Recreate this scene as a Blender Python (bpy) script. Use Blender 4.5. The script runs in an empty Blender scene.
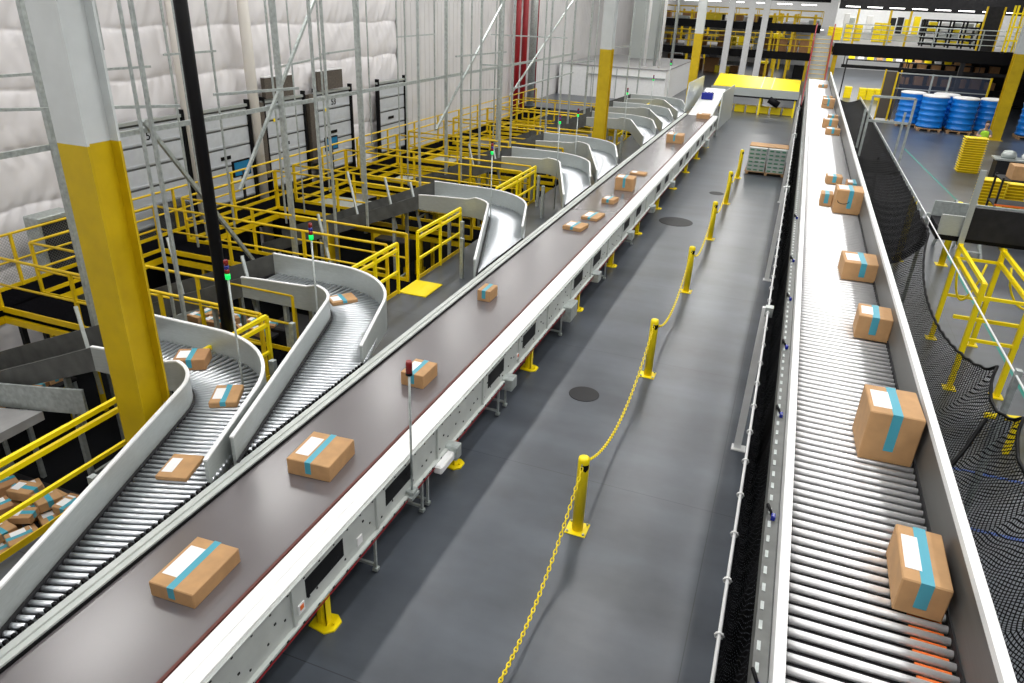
import bpy, math, random
from mathutils import Vector, Matrix, Euler
random.seed(7)
PI = math.pi
SC = bpy.context.scene
COL = SC.collection

# ------------------------------------------------------------------ materials
def mat(name, col, rough=.5, metal=0., noise=0., nscale=6., emit=None, es=1., bump=0., bscale=40., coat=0., stretch=None, spec=None):
    m = bpy.data.materials.new(name); m.use_nodes = True
    nt = m.node_tree; b = nt.nodes['Principled BSDF']
    b.inputs['Base Color'].default_value = (*col, 1)
    b.inputs['Roughness'].default_value = rough
    b.inputs['Metallic'].default_value = metal
    if spec is not None: b.inputs['Specular IOR Level'].default_value = spec
    if coat: b.inputs['Coat Weight'].default_value = coat
    tc = nt.nodes.new('ShaderNodeTexCoord'); mp = nt.nodes.new('ShaderNodeMapping')
    nt.links.new(tc.outputs['Object'], mp.inputs['Vector'])
    if stretch: mp.inputs['Scale'].default_value = stretch
    if noise:
        n = nt.nodes.new('ShaderNodeTexNoise'); n.inputs['Scale'].default_value = nscale; n.inputs['Detail'].default_value = 5
        nt.links.new(mp.outputs[0], n.inputs['Vector'])
        r = nt.nodes.new('ShaderNodeValToRGB')
        r.color_ramp.elements[0].position = .3; r.color_ramp.elements[1].position = .7
        r.color_ramp.elements[0].color = (*[max(0, c*(1-noise)) for c in col], 1)
        r.color_ramp.elements[1].color = (*[min(1, c*(1+noise)) for c in col], 1)
        nt.links.new(n.outputs['Fac'], r.inputs[0]); nt.links.new(r.outputs[0], b.inputs['Base Color'])
        mr = nt.nodes.new('ShaderNodeMapRange'); mr.inputs[3].default_value = max(0, rough-.08); mr.inputs[4].default_value = min(1, rough+.1)
        nt.links.new(n.outputs['Fac'], mr.inputs[0]); nt.links.new(mr.outputs[0], b.inputs['Roughness'])
    if bump:
        n2 = nt.nodes.new('ShaderNodeTexNoise'); n2.inputs['Scale'].default_value = bscale; n2.inputs['Detail'].default_value = 4
        nt.links.new(mp.outputs[0], n2.inputs['Vector'])
        bp = nt.nodes.new('ShaderNodeBump'); bp.inputs['Strength'].default_value = bump; bp.inputs['Distance'].default_value = .02
        nt.links.new(n2.outputs['Fac'], bp.inputs['Height']); nt.links.new(bp.outputs[0], b.inputs['Normal'])
    if emit:
        b.inputs['Emission Color'].default_value = (*emit, 1); b.inputs['Emission Strength'].default_value = es
    return m
M = {}
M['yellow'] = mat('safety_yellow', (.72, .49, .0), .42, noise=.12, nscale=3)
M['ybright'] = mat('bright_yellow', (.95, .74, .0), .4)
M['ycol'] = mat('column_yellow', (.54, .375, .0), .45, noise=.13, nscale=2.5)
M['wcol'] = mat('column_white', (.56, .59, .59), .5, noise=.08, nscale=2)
M['white'] = mat('white_paint', (.80, .81, .81), .4, noise=.04)
M['grayw'] = mat('grey_white_paint', (.50, .53, .51), .42, noise=.08, nscale=4)
M['guard'] = mat('brushed_guard', (.44, .475, .465), .36, .4, noise=.08, nscale=10, stretch=(1, 1, 8))
M['galv'] = mat('galvanised', (.42, .46, .45), .42, .45, noise=.2, nscale=14)
M['chrome'] = mat('roller_steel', (.72, .75, .79), .36, .85)
M['chrome2'] = mat('roller_steel_bright', (.97, .97, .98), .42, .6)
M['panelr'] = mat('scuffed_guard', (.13, .13, .125), .42, .4, noise=.15, nscale=6, stretch=(1, .2, 8))
M['traydk'] = mat('tray_steel', (.13, .135, .13), .5, .3, noise=.2)
M['black'] = mat('black_paint', (.004, .004, .005), .5, spec=.15)
M['dark'] = mat('dark_steel', (.016, .016, .018), .55, noise=.3, spec=.25)
M['rubber'] = mat('rubber', (.015, .014, .014), .7)
M['beltdark'] = mat('incline_belt', (.02, .02, .022), .7, noise=.2, spec=.1)
M['steeldk'] = mat('dull_steel', (.10, .104, .10), .6, .2, noise=.25, nscale=5)
M['belt'] = mat('main_belt', (.125, .112, .118), .24, spec=.9)
M['card'] = mat('cardboard', (.47, .27, .12), .7, noise=.12, nscale=7)
M['card2'] = mat('cardboard_brown', (.38, .20, .085), .7, noise=.12, nscale=7)
M['tape'] = mat('blue_tape', (.06, .34, .45), .35)
M['paper'] = mat('white_paper', (.82, .82, .83), .5)
M['red'] = mat('red_paint', (.27, .008, .014), .4)
M['redtrim'] = mat('dark_red_edge', (.10, .018, .012), .5)
M['blue'] = mat('blue_plastic', (.005, .19, .66), .32, noise=.1, nscale=2)
M['bluetape'] = mat('blue_floor_tape', (.02, .07, .28), .5)
M['green'] = mat('green_floor_tape', (.01, .28, .22), .5)
M['orange'] = mat('orange_band', (.85, .17, .02), .5)
M['wood'] = mat('pallet_wood', (.36, .22, .11), .8, noise=.3, nscale=10)
M['brownpad'] = mat('dock_pad', (.09, .075, .06), .8, noise=.3, nscale=20)
M['insul'] = mat('insulation_vinyl', (.74, .72, .73), .5, noise=.05, nscale=1.2, bump=.25, bscale=3)
M['cwall'] = mat('panel_wall', (.62, .61, .61), .55, noise=.06, nscale=1)
M['door'] = mat('dock_door', (.50, .53, .56), .45, noise=.05)
M['skin'] = mat('skin', (.50, .30, .21), .5)
M['hair'] = mat('hair', (.03, .018, .01), .6)
M['vest'] = mat('hi_vis', (.45, .85, .05), .6)
M['shirt'] = mat('grey_shirt', (.16, .17, .19), .8)
M['jeans'] = mat('jeans', (.03, .05, .10), .8)
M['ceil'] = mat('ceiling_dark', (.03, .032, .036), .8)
M['led_g'] = mat('green_lamp', (.0, .5, .1), .3, emit=(.0, .9, .12), es=2.2)
M['lens_r'] = mat('red_lens', (.22, .01, .01), .25)
M['lens_b'] = mat('blue_lens', (.01, .02, .25), .25)
M['screen'] = mat('screen', (.01, .1, .2), .2, emit=(.01, .2, .4), es=.5)
M['lamp'] = mat('lamp_tube', (1, 1, 1), .5, emit=(1, .98, .95), es=9)
M['concrete'] = mat('raw_concrete', (.30, .30, .30), .7, noise=.15, nscale=2)
M['grate'] = mat('grating', (.005, .005, .006), .9, noise=.4, nscale=30, spec=.0)
M['cream'] = mat('cream_pipe', (.68, .65, .60), .5)

def floor_mat(name, base, r0):
    m = bpy.data.materials.new(name); m.use_nodes = True; nt = m.node_tree; b = nt.nodes['Principled BSDF']
    tc = nt.nodes.new('ShaderNodeTexCoord')
    def noise(s, sc, d=6):
        mp = nt.nodes.new('ShaderNodeMapping'); mp.inputs['Scale'].default_value = sc
        n = nt.nodes.new('ShaderNodeTexNoise'); n.inputs['Scale'].default_value = s; n.inputs['Detail'].default_value = d
        nt.links.new(tc.outputs['Object'], mp.inputs[0]); nt.links.new(mp.outputs[0], n.inputs['Vector']); return n
    n1 = noise(.45, (1, 1, 1), 3); n2 = noise(.9, (.4, 1.6, 1), 4); n3 = noise(5, (1, 1, 1), 4)
    a = nt.nodes.new('ShaderNodeMath'); a.operation = 'ADD'; nt.links.new(n1.outputs['Fac'], a.inputs[0]); nt.links.new(n2.outputs['Fac'], a.inputs[1])
    a2 = nt.nodes.new('ShaderNodeMath'); a2.operation = 'MULTIPLY_ADD'; nt.links.new(n3.outputs['Fac'], a2.inputs[0]); a2.inputs[1].default_value = .22; nt.links.new(a.outputs[0], a2.inputs[2])
    r = nt.nodes.new('ShaderNodeValToRGB'); e = r.color_ramp.elements
    mr0 = nt.nodes.new('ShaderNodeMapRange'); mr0.inputs[1].default_value = .68; mr0.inputs[2].default_value = 1.5; nt.links.new(a2.outputs[0], mr0.inputs[0])
    e[0].position = 0; e[0].color = (*[c*.5 for c in base], 1); e[1].position = 1; e[1].color = (*[c*1.75 for c in base], 1)
    nt.links.new(mr0.outputs[0], r.inputs[0])
    # saw-cut joints across the slab
    br = nt.nodes.new('ShaderNodeTexBrick'); br.offset = 0; br.inputs['Scale'].default_value = 1
    br.inputs['Brick Width'].default_value = 3.9; br.inputs['Row Height'].default_value = 3.9
    br.inputs['Mortar Size'].default_value = .006; br.inputs['Mortar Smooth'].default_value = .3
    br.inputs['Color1'].default_value = (1, 1, 1, 1); br.inputs['Color2'].default_value = (1, 1, 1, 1); br.inputs['Mortar'].default_value = (.45, .45, .45, 1)
    nt.links.new(tc.outputs['Object'], br.inputs['Vector'])
    mx = nt.nodes.new('ShaderNodeMix'); mx.data_type = 'RGBA'; mx.blend_type = 'MULTIPLY'; mx.inputs[0].default_value = 1
    nt.links.new(r.outputs[0], mx.inputs[6]); nt.links.new(br.outputs['Color'], mx.inputs[7]); nt.links.new(mx.outputs[2], b.inputs['Base Color'])
    mr = nt.nodes.new('ShaderNodeMapRange'); mr.inputs[3].default_value = r0; mr.inputs[4].default_value = r0+.03
    nt.links.new(mr0.outputs[0], mr.inputs[0]); nt.links.new(mr.outputs[0], b.inputs['Roughness'])
    b.inputs['Specular IOR Level'].default_value = .6
    return m
M['floor'] = floor_mat('polished_concrete', (.056, .065, .079), .29)
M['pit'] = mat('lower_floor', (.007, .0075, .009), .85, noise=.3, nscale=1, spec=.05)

def net_mat(name, freq, width, col):
    m = bpy.data.materials.new(name); m.use_nodes = True; nt = m.node_tree; b = nt.nodes['Principled BSDF']
    b.inputs['Base Color'].default_value = (*col, 1); b.inputs['Roughness'].default_value = .9; b.inputs['Specular IOR Level'].default_value = .1
    uv = nt.nodes.new('ShaderNodeUVMap'); sp = nt.nodes.new('ShaderNodeSeparateXYZ'); nt.links.new(uv.outputs[0], sp.inputs[0])
    outs = []
    for sgn in (1, -1):
        k = nt.nodes.new('ShaderNodeMath'); k.operation = 'MULTIPLY_ADD'; k.inputs[1].default_value = sgn
        nt.links.new(sp.outputs[0], k.inputs[0]); nt.links.new(sp.outputs[1], k.inputs[2])
        s = nt.nodes.new('ShaderNodeMath'); s.operation = 'MULTIPLY'; s.inputs[1].default_value = freq; nt.links.new(k.outputs[0], s.inputs[0])
        fr = nt.nodes.new('ShaderNodeMath'); fr.operation = 'FRACT'; nt.links.new(s.outputs[0], fr.inputs[0])
        lt = nt.nodes.new('ShaderNodeMath'); lt.operation = 'LESS_THAN'; lt.inputs[1].default_value = width; nt.links.new(fr.outputs[0], lt.inputs[0])
        outs.append(lt)
    mxx = nt.nodes.new('ShaderNodeMath'); mxx.operation = 'MAXIMUM'; nt.links.new(outs[0].outputs[0], mxx.inputs[0]); nt.links.new(outs[1].outputs[0], mxx.inputs[1])
    nt.links.new(mxx.outputs[0], b.inputs['Alpha'])
    return m
M['net'] = net_mat('black_net', 17, .32, (.006, .006, .007))
M['netd'] = net_mat('black_net_dense', 20, .80, (.003, .003, .0035))
M['mesh'] = net_mat('wire_mesh', 14, .10, (.2, .21, .21))
M['fence'] = net_mat('fence_mesh', 10, .42, (.05, .06, .09))

# ------------------------------------------------------------------ mesh builder
class MB:
    def __init__(s): s.v = []; s.f = []; s.uv = None; s.sm = []
    def add(s, vs, fs, smooth=False):
        o = len(s.v); s.v += [tuple(v) for v in vs]; s.f += [tuple(i+o for i in f) for f in fs]; s.sm += [smooth]*len(fs)
        return s
    def box(s, x0, x1, y0, y1, z0, z1):
        vs = [(x, y, z) for z in (z0, z1) for y in (y0, y1) for x in (x0, x1)]
        return s.add(vs, [(0, 2, 3, 1), (4, 5, 7, 6), (0, 1, 5, 4), (2, 6, 7, 3), (0, 4, 6, 2), (1, 3, 7, 5)])
    def bevbox(s, x0, x1, y0, y1, z0, z1, b):
        # chamfered box
        vs = []; idx = {}
        X = (x0, x1); Y = (y0, y1); Z = (z0, z1)
        for i in (0, 1):
            for j in (0, 1):
                for k in (0, 1):
                    sx, sy, sz = (1, -1)[i], (1, -1)[j], (1, -1)[k]
                    for a in range(3):
                        p = [X[i]+sx*b, Y[j]+sy*b, Z[k]+sz*b]; p[a] = (X[i], Y[j], Z[k])[a]
                        idx[i, j, k, a] = len(vs); vs.append(tuple(p))
        fs = []
        for a in range(3):
            o = [t for t in range(3) if t != a]
            for sd in (0, 1):
                c = []
                for (p, q) in ((0, 0), (1, 0), (1, 1), (0, 1)):
                    t = [0, 0, 0]; t[a] = sd; t[o[0]] = p; t[o[1]] = q; c.append(idx[(*t, a)])
                fs.append(tuple(c))
        for a in range(3):
            o = [t for t in range(3) if t != a]
            for p in (0, 1):
                for q in (0, 1):
                    t0 = [0, 0, 0]; t1 = [0, 0, 0]; t0[a] = 0; t1[a] = 1
                    for t in (t0, t1): t[o[0]] = p; t[o[1]] = q
                    fs.append((idx[(*t0, o[0])], idx[(*t0, o[1])], idx[(*t1, o[1])], idx[(*t1, o[0])]))
        for i in (0, 1):
            for j in (0, 1):
                for k in (0, 1): fs.append((idx[i, j, k, 0], idx[i, j, k, 1], idx[i, j, k, 2]))
        return s.add(vs, fs)
    def quadbox(s, pts, z0, z1):
        n = len(pts); vs = [(x, y, z0) for x, y in pts]+[(x, y, z1) for x, y in pts]
        return s.add(vs, [tuple(range(n))[::-1], tuple(range(n, 2*n))]+[(i, (i+1) % n, n+(i+1) % n, n+i) for i in range(n)])
    def beam(s, a, b, w, h=None, up=(0, 0, 1)):
        h = h or w; a = Vector(a); b = Vector(b); d = (b-a).normalized(); u = Vector(up)
        if abs(d.dot(u)) > .98: u = Vector((0, 1, 0))
        r = d.cross(u).normalized(); u = r.cross(d)
        vs = [p+r*i*w/2+u*j*h/2 for p in (a, b) for j in (-1, 1) for i in (-1, 1)]
        return s.add(vs, [(0, 2, 3, 1), (4, 5, 7, 6), (0, 1, 5, 4), (2, 6, 7, 3), (0, 4, 6, 2), (1, 3, 7, 5)])
    def tube(s, pts, r, n=8, closed=False):
        pts = [Vector(p) for p in pts]; m = len(pts); rings = []
        up = Vector((0, 0, 1))
        for i, p in enumerate(pts):
            if closed: d = (pts[(i+1) % m]-pts[i-1])
            else: d = pts[min(i+1, m-1)]-pts[max(i-1, 0)]
            d.normalize(); u = up if abs(d.z) < .95 else Vector((0, 1, 0))
            a = d.cross(u).normalized(); b = a.cross(d)
            rr = r[i] if isinstance(r, (list, tuple)) else r
            rings.append([p+a*math.cos(t*2*PI/n)*rr+b*math.sin(t*2*PI/n)*rr for t in range(n)])
        vs = [v for R in rings for v in R]; fs = []
        for i in range(m if closed else m-1):
            j = (i+1) % m
            for k in range(n): fs.append((i*n+k, j*n+k, j*n+(k+1) % n, i*n+(k+1) % n))
        s.add(vs, fs, True)
        if not closed: s.add([], []); o = len(s.v)-len(vs); s.f += [tuple(o+k for k in range(n)), tuple(o+(m-1)*n+k for k in range(n))[::-1]]; s.sm += [False, False]
        return s
    def lathe(s, prof, n=20, c=(0, 0)):
        vs = [(c[0]+r*math.cos(t*2*PI/n), c[1]+r*math.sin(t*2*PI/n), z) for r, z in prof for t in range(n)]
        fs = [(i*n+k, i*n+(k+1) % n, (i+1)*n+(k+1) % n, (i+1)*n+k) for i in range(len(prof)-1) for k in range(n)]
        s.add(vs, fs, True); o = len(s.v)-len(vs)
        s.f += [tuple(o+k for k in range(n))[::-1], tuple(o+(len(prof)-1)*n+k for k in range(n))]; s.sm += [False, False]
        return s
    def ribbon(s, path, th):
        # path of (x, y, z0, z1): an upright sheet with thickness
        P = [Vector((p[0], p[1])) for p in path]; vs = []
        for i, p in enumerate(path):
            d = P[min(i+1, len(P)-1)]-P[max(i-1, 0)]; d.normalize(); nrm = Vector((-d.y, d.x))*th/2
            vs += [(P[i].x+nrm.x, P[i].y+nrm.y, p[2]), (P[i].x+nrm.x, P[i].y+nrm.y, p[3]), (P[i].x-nrm.x, P[i].y-nrm.y, p[3]), (P[i].x-nrm.x, P[i].y-nrm.y, p[2])]
        fs = []
        for i in range(len(path)-1):
            for k in range(4): fs.append((i*4+k, i*4+(k+1) % 4, i*4+4+(k+1) % 4, i*4+4+k))
        fs += [(3, 2, 1, 0), tuple((len(path)-1)*4+k for k in range(4))]
        return s.add(vs, fs)
    def build(s, name, m, parent=None, loc=None, rz=0):
        me = bpy.data.meshes.new(name); me.from_pydata(s.v, [], s.f); me.materials.append(m)
        me.polygons.foreach_set('use_smooth', s.sm[:len(s.f)])
        if s.uv:
            ul = me.uv_layers.new(name='UVMap')
            for l in me.loops: ul.data[l.index].uv = s.uv[l.vertex_index]
        me.update()
        o = bpy.data.objects.new(name, me); COL.objects.link(o)
        if parent: o.parent = parent
        if loc: o.location = loc
        if rz: o.rotation_euler.z = rz
        return o
def B(*a): return MB().box(*a)
def empty(name, loc=(0, 0, 0), rz=0):
    o = bpy.data.objects.new(name, None); o.empty_display_size = .2; COL.objects.link(o); o.location = loc; o.rotation_euler.z = rz; return o
def tag(o, label, cat, group=None, kind=None):
    o['label'] = label; o['category'] = cat
    if group: o['group'] = group
    if kind: o['kind'] = kind
    return o
def struct(o, label=None):
    o['kind'] = 'structure'
    if label: o['label'] = label
    return o
def copy_tree(o, parent=None):
    c = o.copy(); COL.objects.link(c)
    if parent: c.parent = parent
    for ch in o.children: copy_tree(ch, c)
    return c
def grid_sheet(nu, nv, fn, uvfn):
    m = MB(); m.uv = []
    for i in range(nu+1):
        for j in range(nv+1): m.v.append(tuple(fn(i/nu, j/nv))); m.uv.append(uvfn(i/nu, j/nv))
    for i in range(nu):
        for j in range(nv): m.f.append((i*(nv+1)+j, (i+1)*(nv+1)+j, (i+1)*(nv+1)+j+1, i*(nv+1)+j+1)); m.sm.append(True)
    return m
def text(s, size, m, parent, loc, rot, name='lettering'):
    cu = bpy.data.curves.new('t', 'FONT'); cu.body = s; cu.size = size; cu.extrude = .004; cu.align_x = 'CENTER'; cu.align_y = 'CENTER'
    t = bpy.data.objects.new('t', cu); COL.objects.link(t); dg = bpy.context.evaluated_depsgraph_get()
    me = bpy.data.meshes.new_from_object(t.evaluated_get(dg)); COL.objects.unlink(t); bpy.data.objects.remove(t)
    o = bpy.data.objects.new(name, me); me.materials.clear(); me.materials.append(m); COL.objects.link(o); o.parent = parent; o.location = loc; o.rotation_euler = rot
    return o

# ------------------------------------------------------------------ setting
ZC = 10.2; PIT = -2.4
m = MB(); m.box(-7.2, 30, -3, 240, -.25, 0); m.box(-15.9, -7.2, 42.6, 240, -.25, 0); struct(m.build('floor', M['floor']), 'polished grey concrete floor')
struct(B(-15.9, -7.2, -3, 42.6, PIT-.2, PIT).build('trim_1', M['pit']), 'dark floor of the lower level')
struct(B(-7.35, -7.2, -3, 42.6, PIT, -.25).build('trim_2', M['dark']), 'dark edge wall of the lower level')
# quilted insulation wall
def quilt(u, v):
    y = -3+u*31; z = PIT+v*(ZC-PIT)
    ph = (z+.1+.03*math.sin(y*2.7)) % 1.22/1.22; pv = (y+.18*math.sin(z*2.1)+.12*math.sin(z*5)) % .78/.78
    pv = (y+.10*math.sin(z*2.1)+.05*math.sin(z*5)) % .92/.92; e = 1-math.sin(PI*ph)
    bulge = .11*(math.sin(PI*ph)**.42)*(.66+.34*math.sin(PI*pv)**.45)+.016*(.3+e)*math.sin(y*17+3*math.sin(z*3))+.010*math.sin(y*5.1-z*7)
    return (-15.85+bulge, y, z)
w = grid_sheet(620, 330, quilt, lambda u, v: (u, v)).build('wall_left', M['insul']); struct(w, 'white quilted insulation on the left wall')
b = MB()
for k in range(100):
    y = 28+k*.42
    b.box(-15.78, -15.73, y, y+.39, PIT, ZC); 
b.box(-15.95, -15.75, 28, 240, PIT, ZC)
struct(b.build('trim_3', M['cwall']), 'ribbed white metal panel wall beyond the quilted part')
struct(B(-16.1, -15.9, -3, 28, PIT, ZC).build('trim_4', M['cwall']))
struct(B(30, 30.2, -3, 240, 0, ZC).build('wall_right', M['cwall']))
struct(B(-16.1, 30.2, 240, 240.2, 0, ZC).build('wall_back', M['cwall']))
struct(B(-16.1, 30.2, -3.2, -3, PIT, ZC).build('wall_front', M['cwall']))
struct(B(-16.1, 30.2, -3.2, 60, ZC, ZC+.2).build('ceiling', M['white']))
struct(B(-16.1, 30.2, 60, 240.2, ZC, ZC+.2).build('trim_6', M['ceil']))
# ceiling lamps: fixture + light, then added fill panels
def area(x, y, z, sx, sy, p, col=(1, .985, .96)):
    l = bpy.data.lights.new('strip_lamp', 'AREA'); l.shape = 'RECTANGLE'; l.size = sx; l.size_y = sy; l.energy = p; l.color = col
    o = bpy.data.objects.new('strip_lamp', l); COL.objects.link(o); o.location = (x, y, z); return o
fx = None; n = 0
for i, x in enumerate((-12.5, -8.3, -2.8, .9, 5.5, 11)):
    for j in range(9):
        y = 1.5+j*6.4
        area(x, y, ZC-.42, .6, 2.6, 330)
        if fx is None:
            fx = empty('ceiling_light', (x, y, ZC))
            B(-.32, .32, -1.35, 1.35, -.38, -.22).build('housing', M['white'], fx)
            B(-.28, .28, -1.3, 1.3, -.40, -.38).build('diffuser', M['lamp'], fx)
            B(-.01, .01, -1.2, -1.18, -.22, 0).build('hanger', M['dark'], fx); B(-.01, .01, 1.18, 1.2, -.22, 0).build('hanger', M['dark'], fx)
            o = fx
        else: o = copy_tree(fx); o.location = (x, y, ZC)
        tag(o, 'long white strip light hanging from the high warehouse ceiling', 'ceiling light', 'high ceiling strip lights')
for x in (-10, -3, 4, 12):
    for y in (66, 90, 130, 180):
        area(x, y, ZC-.42, 1., 6, 900)
for (x, y, z, sx, sy, p) in ((-8, 86, 1.7, 12, 8, 700), (-8, 86, 4.0, 12, 8, 700), (-8, 86, 8.5, 12, 8, 900), (5, 58, 3.3, 6, 10, 1500), (7, 80, 4.0, 12, 10, 3200), (7, 62, 8.5, 10, 10, 650), (-2.5, 44, 8.5, 6, 3, 500)):
    area(x, y, z, sx, sy, p)  # fill panels without fixtures, added to brighten the mezzanines and aisle end
# far strip lamps seen under the distant ceiling
for i in range(20):
    x = (-9+4.2*(i % 5)*1.3) if i < 10 else (2+3.6*(i % 5)*1.6); y = 140+(i//5)*22
    o = B(-1.2, 1.2, -.3, .3, -.1, 0).build('strip_light', M['lamp'], None, (x, y, ZC))
    tag(o, 'bright strip light under the distant dark ceiling', 'ceiling light', 'far ceiling strip lights')

# ------------------------------------------------------------------ main belt conveyor
mc = empty('belt_conveyor', (-4.25, 0, 0)); tag(mc, 'long brown belt conveyor with white guard rail running down the left of the aisle', 'conveyor')
P = mc; mc.location = (0, 0, 0)
YE = 37.6
B(-4.855, -3.66, -2, YE, .93, .98).build('belt', M['belt'], P)
B(-4.84, -3.68, -2, YE, .55, .9).build('conveyor_bed', M['dark'], P)
m = MB(); m.add([(-3.63, -2, .99), (-3.63, -2, 1.04), (-3.385, -2, 1.03), (-3.385, -2, 1.0), (-3.63, YE, .99), (-3.63, YE, 1.04), (-3.385, YE, 1.03), (-3.385, YE, 1.0)], [(0, 1, 2, 3), (7, 6, 5, 4), (0, 4, 5, 1), (1, 5, 6, 2), (2, 6, 7, 3), (3, 7, 4, 0)])
m.box(-3.50, -3.495, -2, YE, 1.03, 1.04)
m.build('side_guard', M['white'], P)
B(-3.685, -3.655, -2, YE, .975, 1.03).build('red_edge_strip', M['redtrim'], P)
sf = B(-3.42, -3.385, -2, YE, .52, 1.0).build('side_frame', M['grayw'], P)
m = MB(); m.box(-3.40, -3.34, -2, YE, .50, .525); m.box(-3.40, -3.355, -2, YE, .985, 1.0); m.build('frame_flange', M['grayw'], sf)
for k in range(26):
    y = .9+k*1.46
    m = MB(); m.box(-3.385, -3.36, y, y+.03, .53, .98); m.build('frame_rib', M['grayw'], sf)
    if k % 3 != 1:
        m = MB(); m.box(-3.386, -3.380, y+.22, y+.84, .68, .90); m.build('access_window', M['black'], sf)
m = MB()
for k in range(150):
    y = .3+k*.24
    if k < 70:
        m.box(-3.341, -3.336, y, y+.03, .503, .522)
        m.box(-3.386, -3.378, y+.05, y+.07, .60+.05*(k % 3), .62+.05*(k % 3)); m.box(-3.386, -3.378, y+.12, y+.14, .93, .945)
        if k % 2: m.box(-3.386, -3.377, y+.16, y+.185, .66+.04*(k % 5), .68+.04*(k % 5))
m.build('bolt_heads', M['dark'], sf)['kind'] = 'stuff'
for y in (3.9, 4.9, 9.6, 19.2):
    B(-3.385, -3.37, y, y+.09, .60, .70).build('warning_sticker', M['paper'], sf)
for y in (3.92, 9.62): B(-3.37, -3.366, y, y+.05, .64, .69).build('warning_sticker', M['orange'], sf)
# left rail
m = MB(); m.box(-5.0, -4.93, -2, YE, .78, 1.05); m.box(-4.93, -4.87, -2, YE, .78, 1.03); m.build('edge_rail', M['grayw'], P)
B(-4.875, -4.855, -2, YE, .98, 1.01).build('edge_seal', M['black'], P)
# yellow legs every ten feet
for k in range(12):
    y = 1.35+k*3.02+(0.0 if k != 3 else .1)
    for x in (-3.47, -4.85):
        lg = MB(); lg.box(x-.055, x+.055, y-.045, y-.035, .02, .55); lg.box(x-.055, x-.045, y-.045, y+.05, .02, .55); lg.box(x+.045, x+.055, y-.045, y+.05, .02, .55)
        lg.box(x-.012, x+.012, y-.055, y-.04, .05, .3)
        l = lg.build('leg', M['ybright'], P)
        fp = MB(); fp.quadbox([(x-.12, y-.1), (x+.08, y-.13), (x+.16, y-.06), (x+.16, y+.07), (x+.08, y+.13), (x-.12, y+.1)], 0, .02); fp.lathe([(.012, .02), (.012, .05)], 6, (x+.11, y)); fp.build('foot_plate', M['ybright'], l)
    MB().beam((-4.85, y, .3), (-3.47, y, .3), .05).build('cross_brace', M['yellow'], P)
# hanging conduit boxes and stands below frame
for y, s in ((7.0, .16), (9.0, .22), (14.2, .25), (12.15, .45), (17.6, .25), (20.5, .25), (24, .25), (33, .5)):
    m = MB(); m.bevbox(-3.40, -3.22, y, y+s, .25 if s > .3 else .36, .56, .012); m.build('control_box', M['galv'], P)
for y in (5.2, 6.45, 6.3, 8.8, 9.1, 12.0, 15.4, 18.3):
    m = MB(); m.beam((-3.36, y, .06), (-3.36, y, .52), .028); m.box(-3.39, -3.33, y-.03, y+.03, .03, .07); m.beam((-3.36, y, .1), (-3.9, y, .1), .03); m.build('drop_bracket', M['galv'], P)
m = MB(); m.bevbox(-3.37, -3.25, 6.62, 7.02, .38, .5, .02); m.build('photo_eye_housing', M['white'], P)
m = MB(); m.lathe([(.05, .37), (.07, .42), (.07, .52), (.04, .55)], 14, (-3.30, 7.14)); m.build('emergency_stop', M['red'], P)
B(-3.345, -3.335, -2, YE, .47, .478).build('pull_cord', M['red'], P)
# beacon pole
bp = empty('beacon_pole', (-3.33, 6.0, .5)); tag(bp, 'thin grey pole with a dark red beacon clamped to the conveyor side frame', 'beacon')
MB().tube([(0, 0, 0), (0, 0, 1.62)], .014, 8).build('pole', M['galv'], bp)
MB().lathe([(.02, 1.62), (.036, 1.63), (.036, 1.74), (.03, 1.77)], 14).build('beacon_lens', M['lens_r'], bp)
MB().lathe([(.038, 1.60), (.038, 1.63)], 14).build('beacon_cap', M['black'], bp)
m = MB(); m.box(-.05, .05, -.09, .09, -.02, .02); m.box(-.05, .05, -.06, .06, .05, .08); m.build('clamp', M['galv'], bp)

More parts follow.
